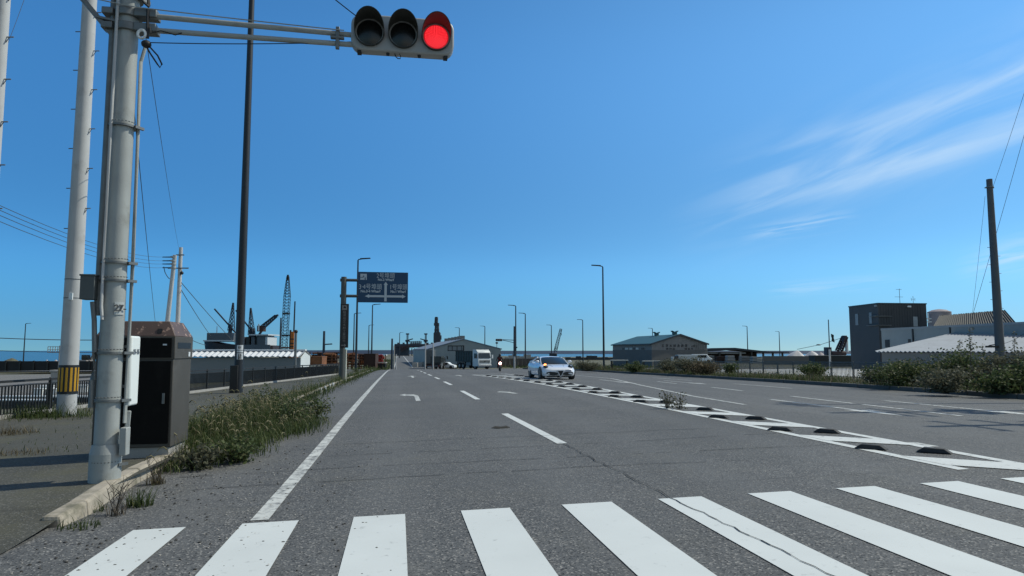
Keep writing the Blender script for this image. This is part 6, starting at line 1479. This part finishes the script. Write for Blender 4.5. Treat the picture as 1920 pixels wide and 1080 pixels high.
def farleft(rr): y = rr.uniform(100, 260); return -1.6-abs(rr.gauss(0, 3)), y, rr.uniform(.4, 1)
blades('far_verge_grass', 'green grass on the left verge beyond the junction', 1500, farleft, .3, .9, .12, GRASS, .5, seed=43)
def farright(rr): y = rr.uniform(112, 160); return 20+rr.uniform(0, 40), y, rr.uniform(.4, 1)
blades('far_right_grass', 'dark grass on the corner beyond the far signal pole', 1800, farright, .3, .9, .12, GRASS, .5, seed=44)
# stones and grit on the shoulder, a scrap on the lane
b = MB(); rr = random.Random(77)
for k in range(420):
    x, y = rr.triangular(-2.85, .2, -2.4), 4.6+rr.random()**1.6*7; s_ = rr.uniform(.004, .013)
    bmesh.ops.create_icosphere(b.bm, subdivisions=1, radius=s_, matrix=Matrix.Translation((x, y, h(x, y)+.004)) @ Matrix.Diagonal((rr.uniform(.8, 1.6), rr.uniform(.7, 1.3), .7, 1)))
tag(b.build('loose_grit', mat('grit', (.055, .052, .048), .9, 0, .4, 90), smooth=False), 'loose dark grit scattered on the shoulder by the kerb', None, None, 'stuff')
b = MB()
for k in range(160):
    x, y = rr.triangular(-2.9, -.2, -2.5), 4.8+rr.random()**1.5*7; s_ = rr.uniform(.004, .010)
    bmesh.ops.create_icosphere(b.bm, subdivisions=1, radius=s_, matrix=Matrix.Translation((x, y, h(x, y)+.004)) @ Matrix.Diagonal((1.3, 1, .7, 1)))
tag(b.build('pale_grit', mat('grit_pale', (.38, .36, .33), .9), smooth=False), 'pale gravel chips scattered on the shoulder', None, None, 'stuff')
p = ground_at(938, 803)
b = MB(); b.loft([[(x, -w2, 0), (x, w2, 0), (x+.01, w2*.6, z2), (x+.01, -w2*.7, z2*.8)] for x, w2, z2 in ((-.17, .012, .006), (-.10, .05, .03), (0, .06, .022), (.10, .045, .038), (.18, .012, .008))])
o = b.build('road_debris', mat('debris', (.05, .048, .042), .8)); o.location = p+Vector((0, 0, .012)); tag(o, 'small scrap of dark bark or rubber lying in the right-hand lane', 'debris')
# white kerb markers in the strip of weeds near the sign post
first = None
for k, (px, py) in enumerate(((608, 737), (617, 733), (624, 729), (630, 726), (648, 714), (655, 711), (692, 699), (700, 697))):
    p = ground_at(px, py, .0); b = None
    if first is None:
        b = MB(); b.cyl((0, 0, -.02), (0, 0, .17), .045, .04, 10); b.sphere((0, 0, .17), .04, 10); first = b.build('kerb_marker', WHITEP); o = first
    else: o = first.copy(); COL.objects.link(o)
    o.location = (p.x-.15, p.y, h(p.x, p.y)); o.rotation_euler = (random.uniform(-.15, .15), random.uniform(-.15, .15), 0)
    tag(o, 'short white marker stub in the kerb weeds near the direction sign', 'kerb marker', 'white stubs along the left kerb')

for i, (px, py, rx, ry, hh, n, M, lb) in enumerate(((588, 785, .42, .5, .62, 900, LEAF, 'leafy dark weed at the far end of the tall grass, nearest the white edge line'), (545, 800, .5, .5, .58, 1000, LEAF, 'leafy dark weed spreading onto the shoulder in the middle of the tall grass'), (500, 775, .5, .5, .66, 900, LEAF, 'tallest leafy weed in the tall grass, right of the black lamp post'),
        (440, 868, .42, .4, .40, 800, LEAF, 'leafy low weed at the shoulder side of the tall grass'), (375, 880, .35, .3, .36, 700, LEAF_DUSTY, 'dusty leafy weed at the near end of the tall grass'), (330, 838, .10, .1, .26, 160, GRASS_DRY, 'pale withered leafy weed against the right side of the brown cabinet'), (668, 700, .5, .5, .6, 500, LEAF, 'dark leafy weed at the foot of the direction sign post'), (640, 712, .5, .4, .7, 500, LEAF_DUSTY, 'dusty leafy weed just left of the foot of the sign post'))):
    p = ground_at(px, py); leafy('weed_bush', lb, p.x, p.y, h(p.x, p.y)+(.1 if p.x < -3 else 0), rx, ry, hh, n, M, .055, 14, 90+i, 'weed', low=.08)

q = base(838, 128); car_simple('parked_car', 'small white car parked between the dark tipper lorry and the white-cabbed lorry', q, VIEW+1.3, WHITEP, None, False, .85)
for k, (px, w2) in enumerate(((846, .9), (856, .8), (841, .7))):
    q = base(px, 134+k); leafy('bush', ('dark low bush behind the white-cabbed lorry, middle of three', 'dark low bush hidden mostly by the tipper body of the white-cabbed lorry', 'dark low bush behind the small white parked car')[k], q.x, q.y, q.z, w2, .6, 1.1, 500, LEAF, .16, 8, 200+k, 'bush')
for k, (px, D) in enumerate(((778, 150), (787, 155), (796, 160))):
    q = base(px, D); t = thing('concrete_block', ('grey concrete block at the right mouth of the far road, nearest of three', 'grey concrete block at the right mouth of the far road, middle of three', 'grey concrete block at the right mouth of the far road, beside the grey trailer')[k], 'block', q, VIEW)
    MB().box(-.6, .6, 0, .9, 0, .95).build('block_body', CONC_G, t, bevel=.04); MB().box(-.15, .15, .3, .6, .953, 1.1).build('lifting_loop', GALV_D, t)
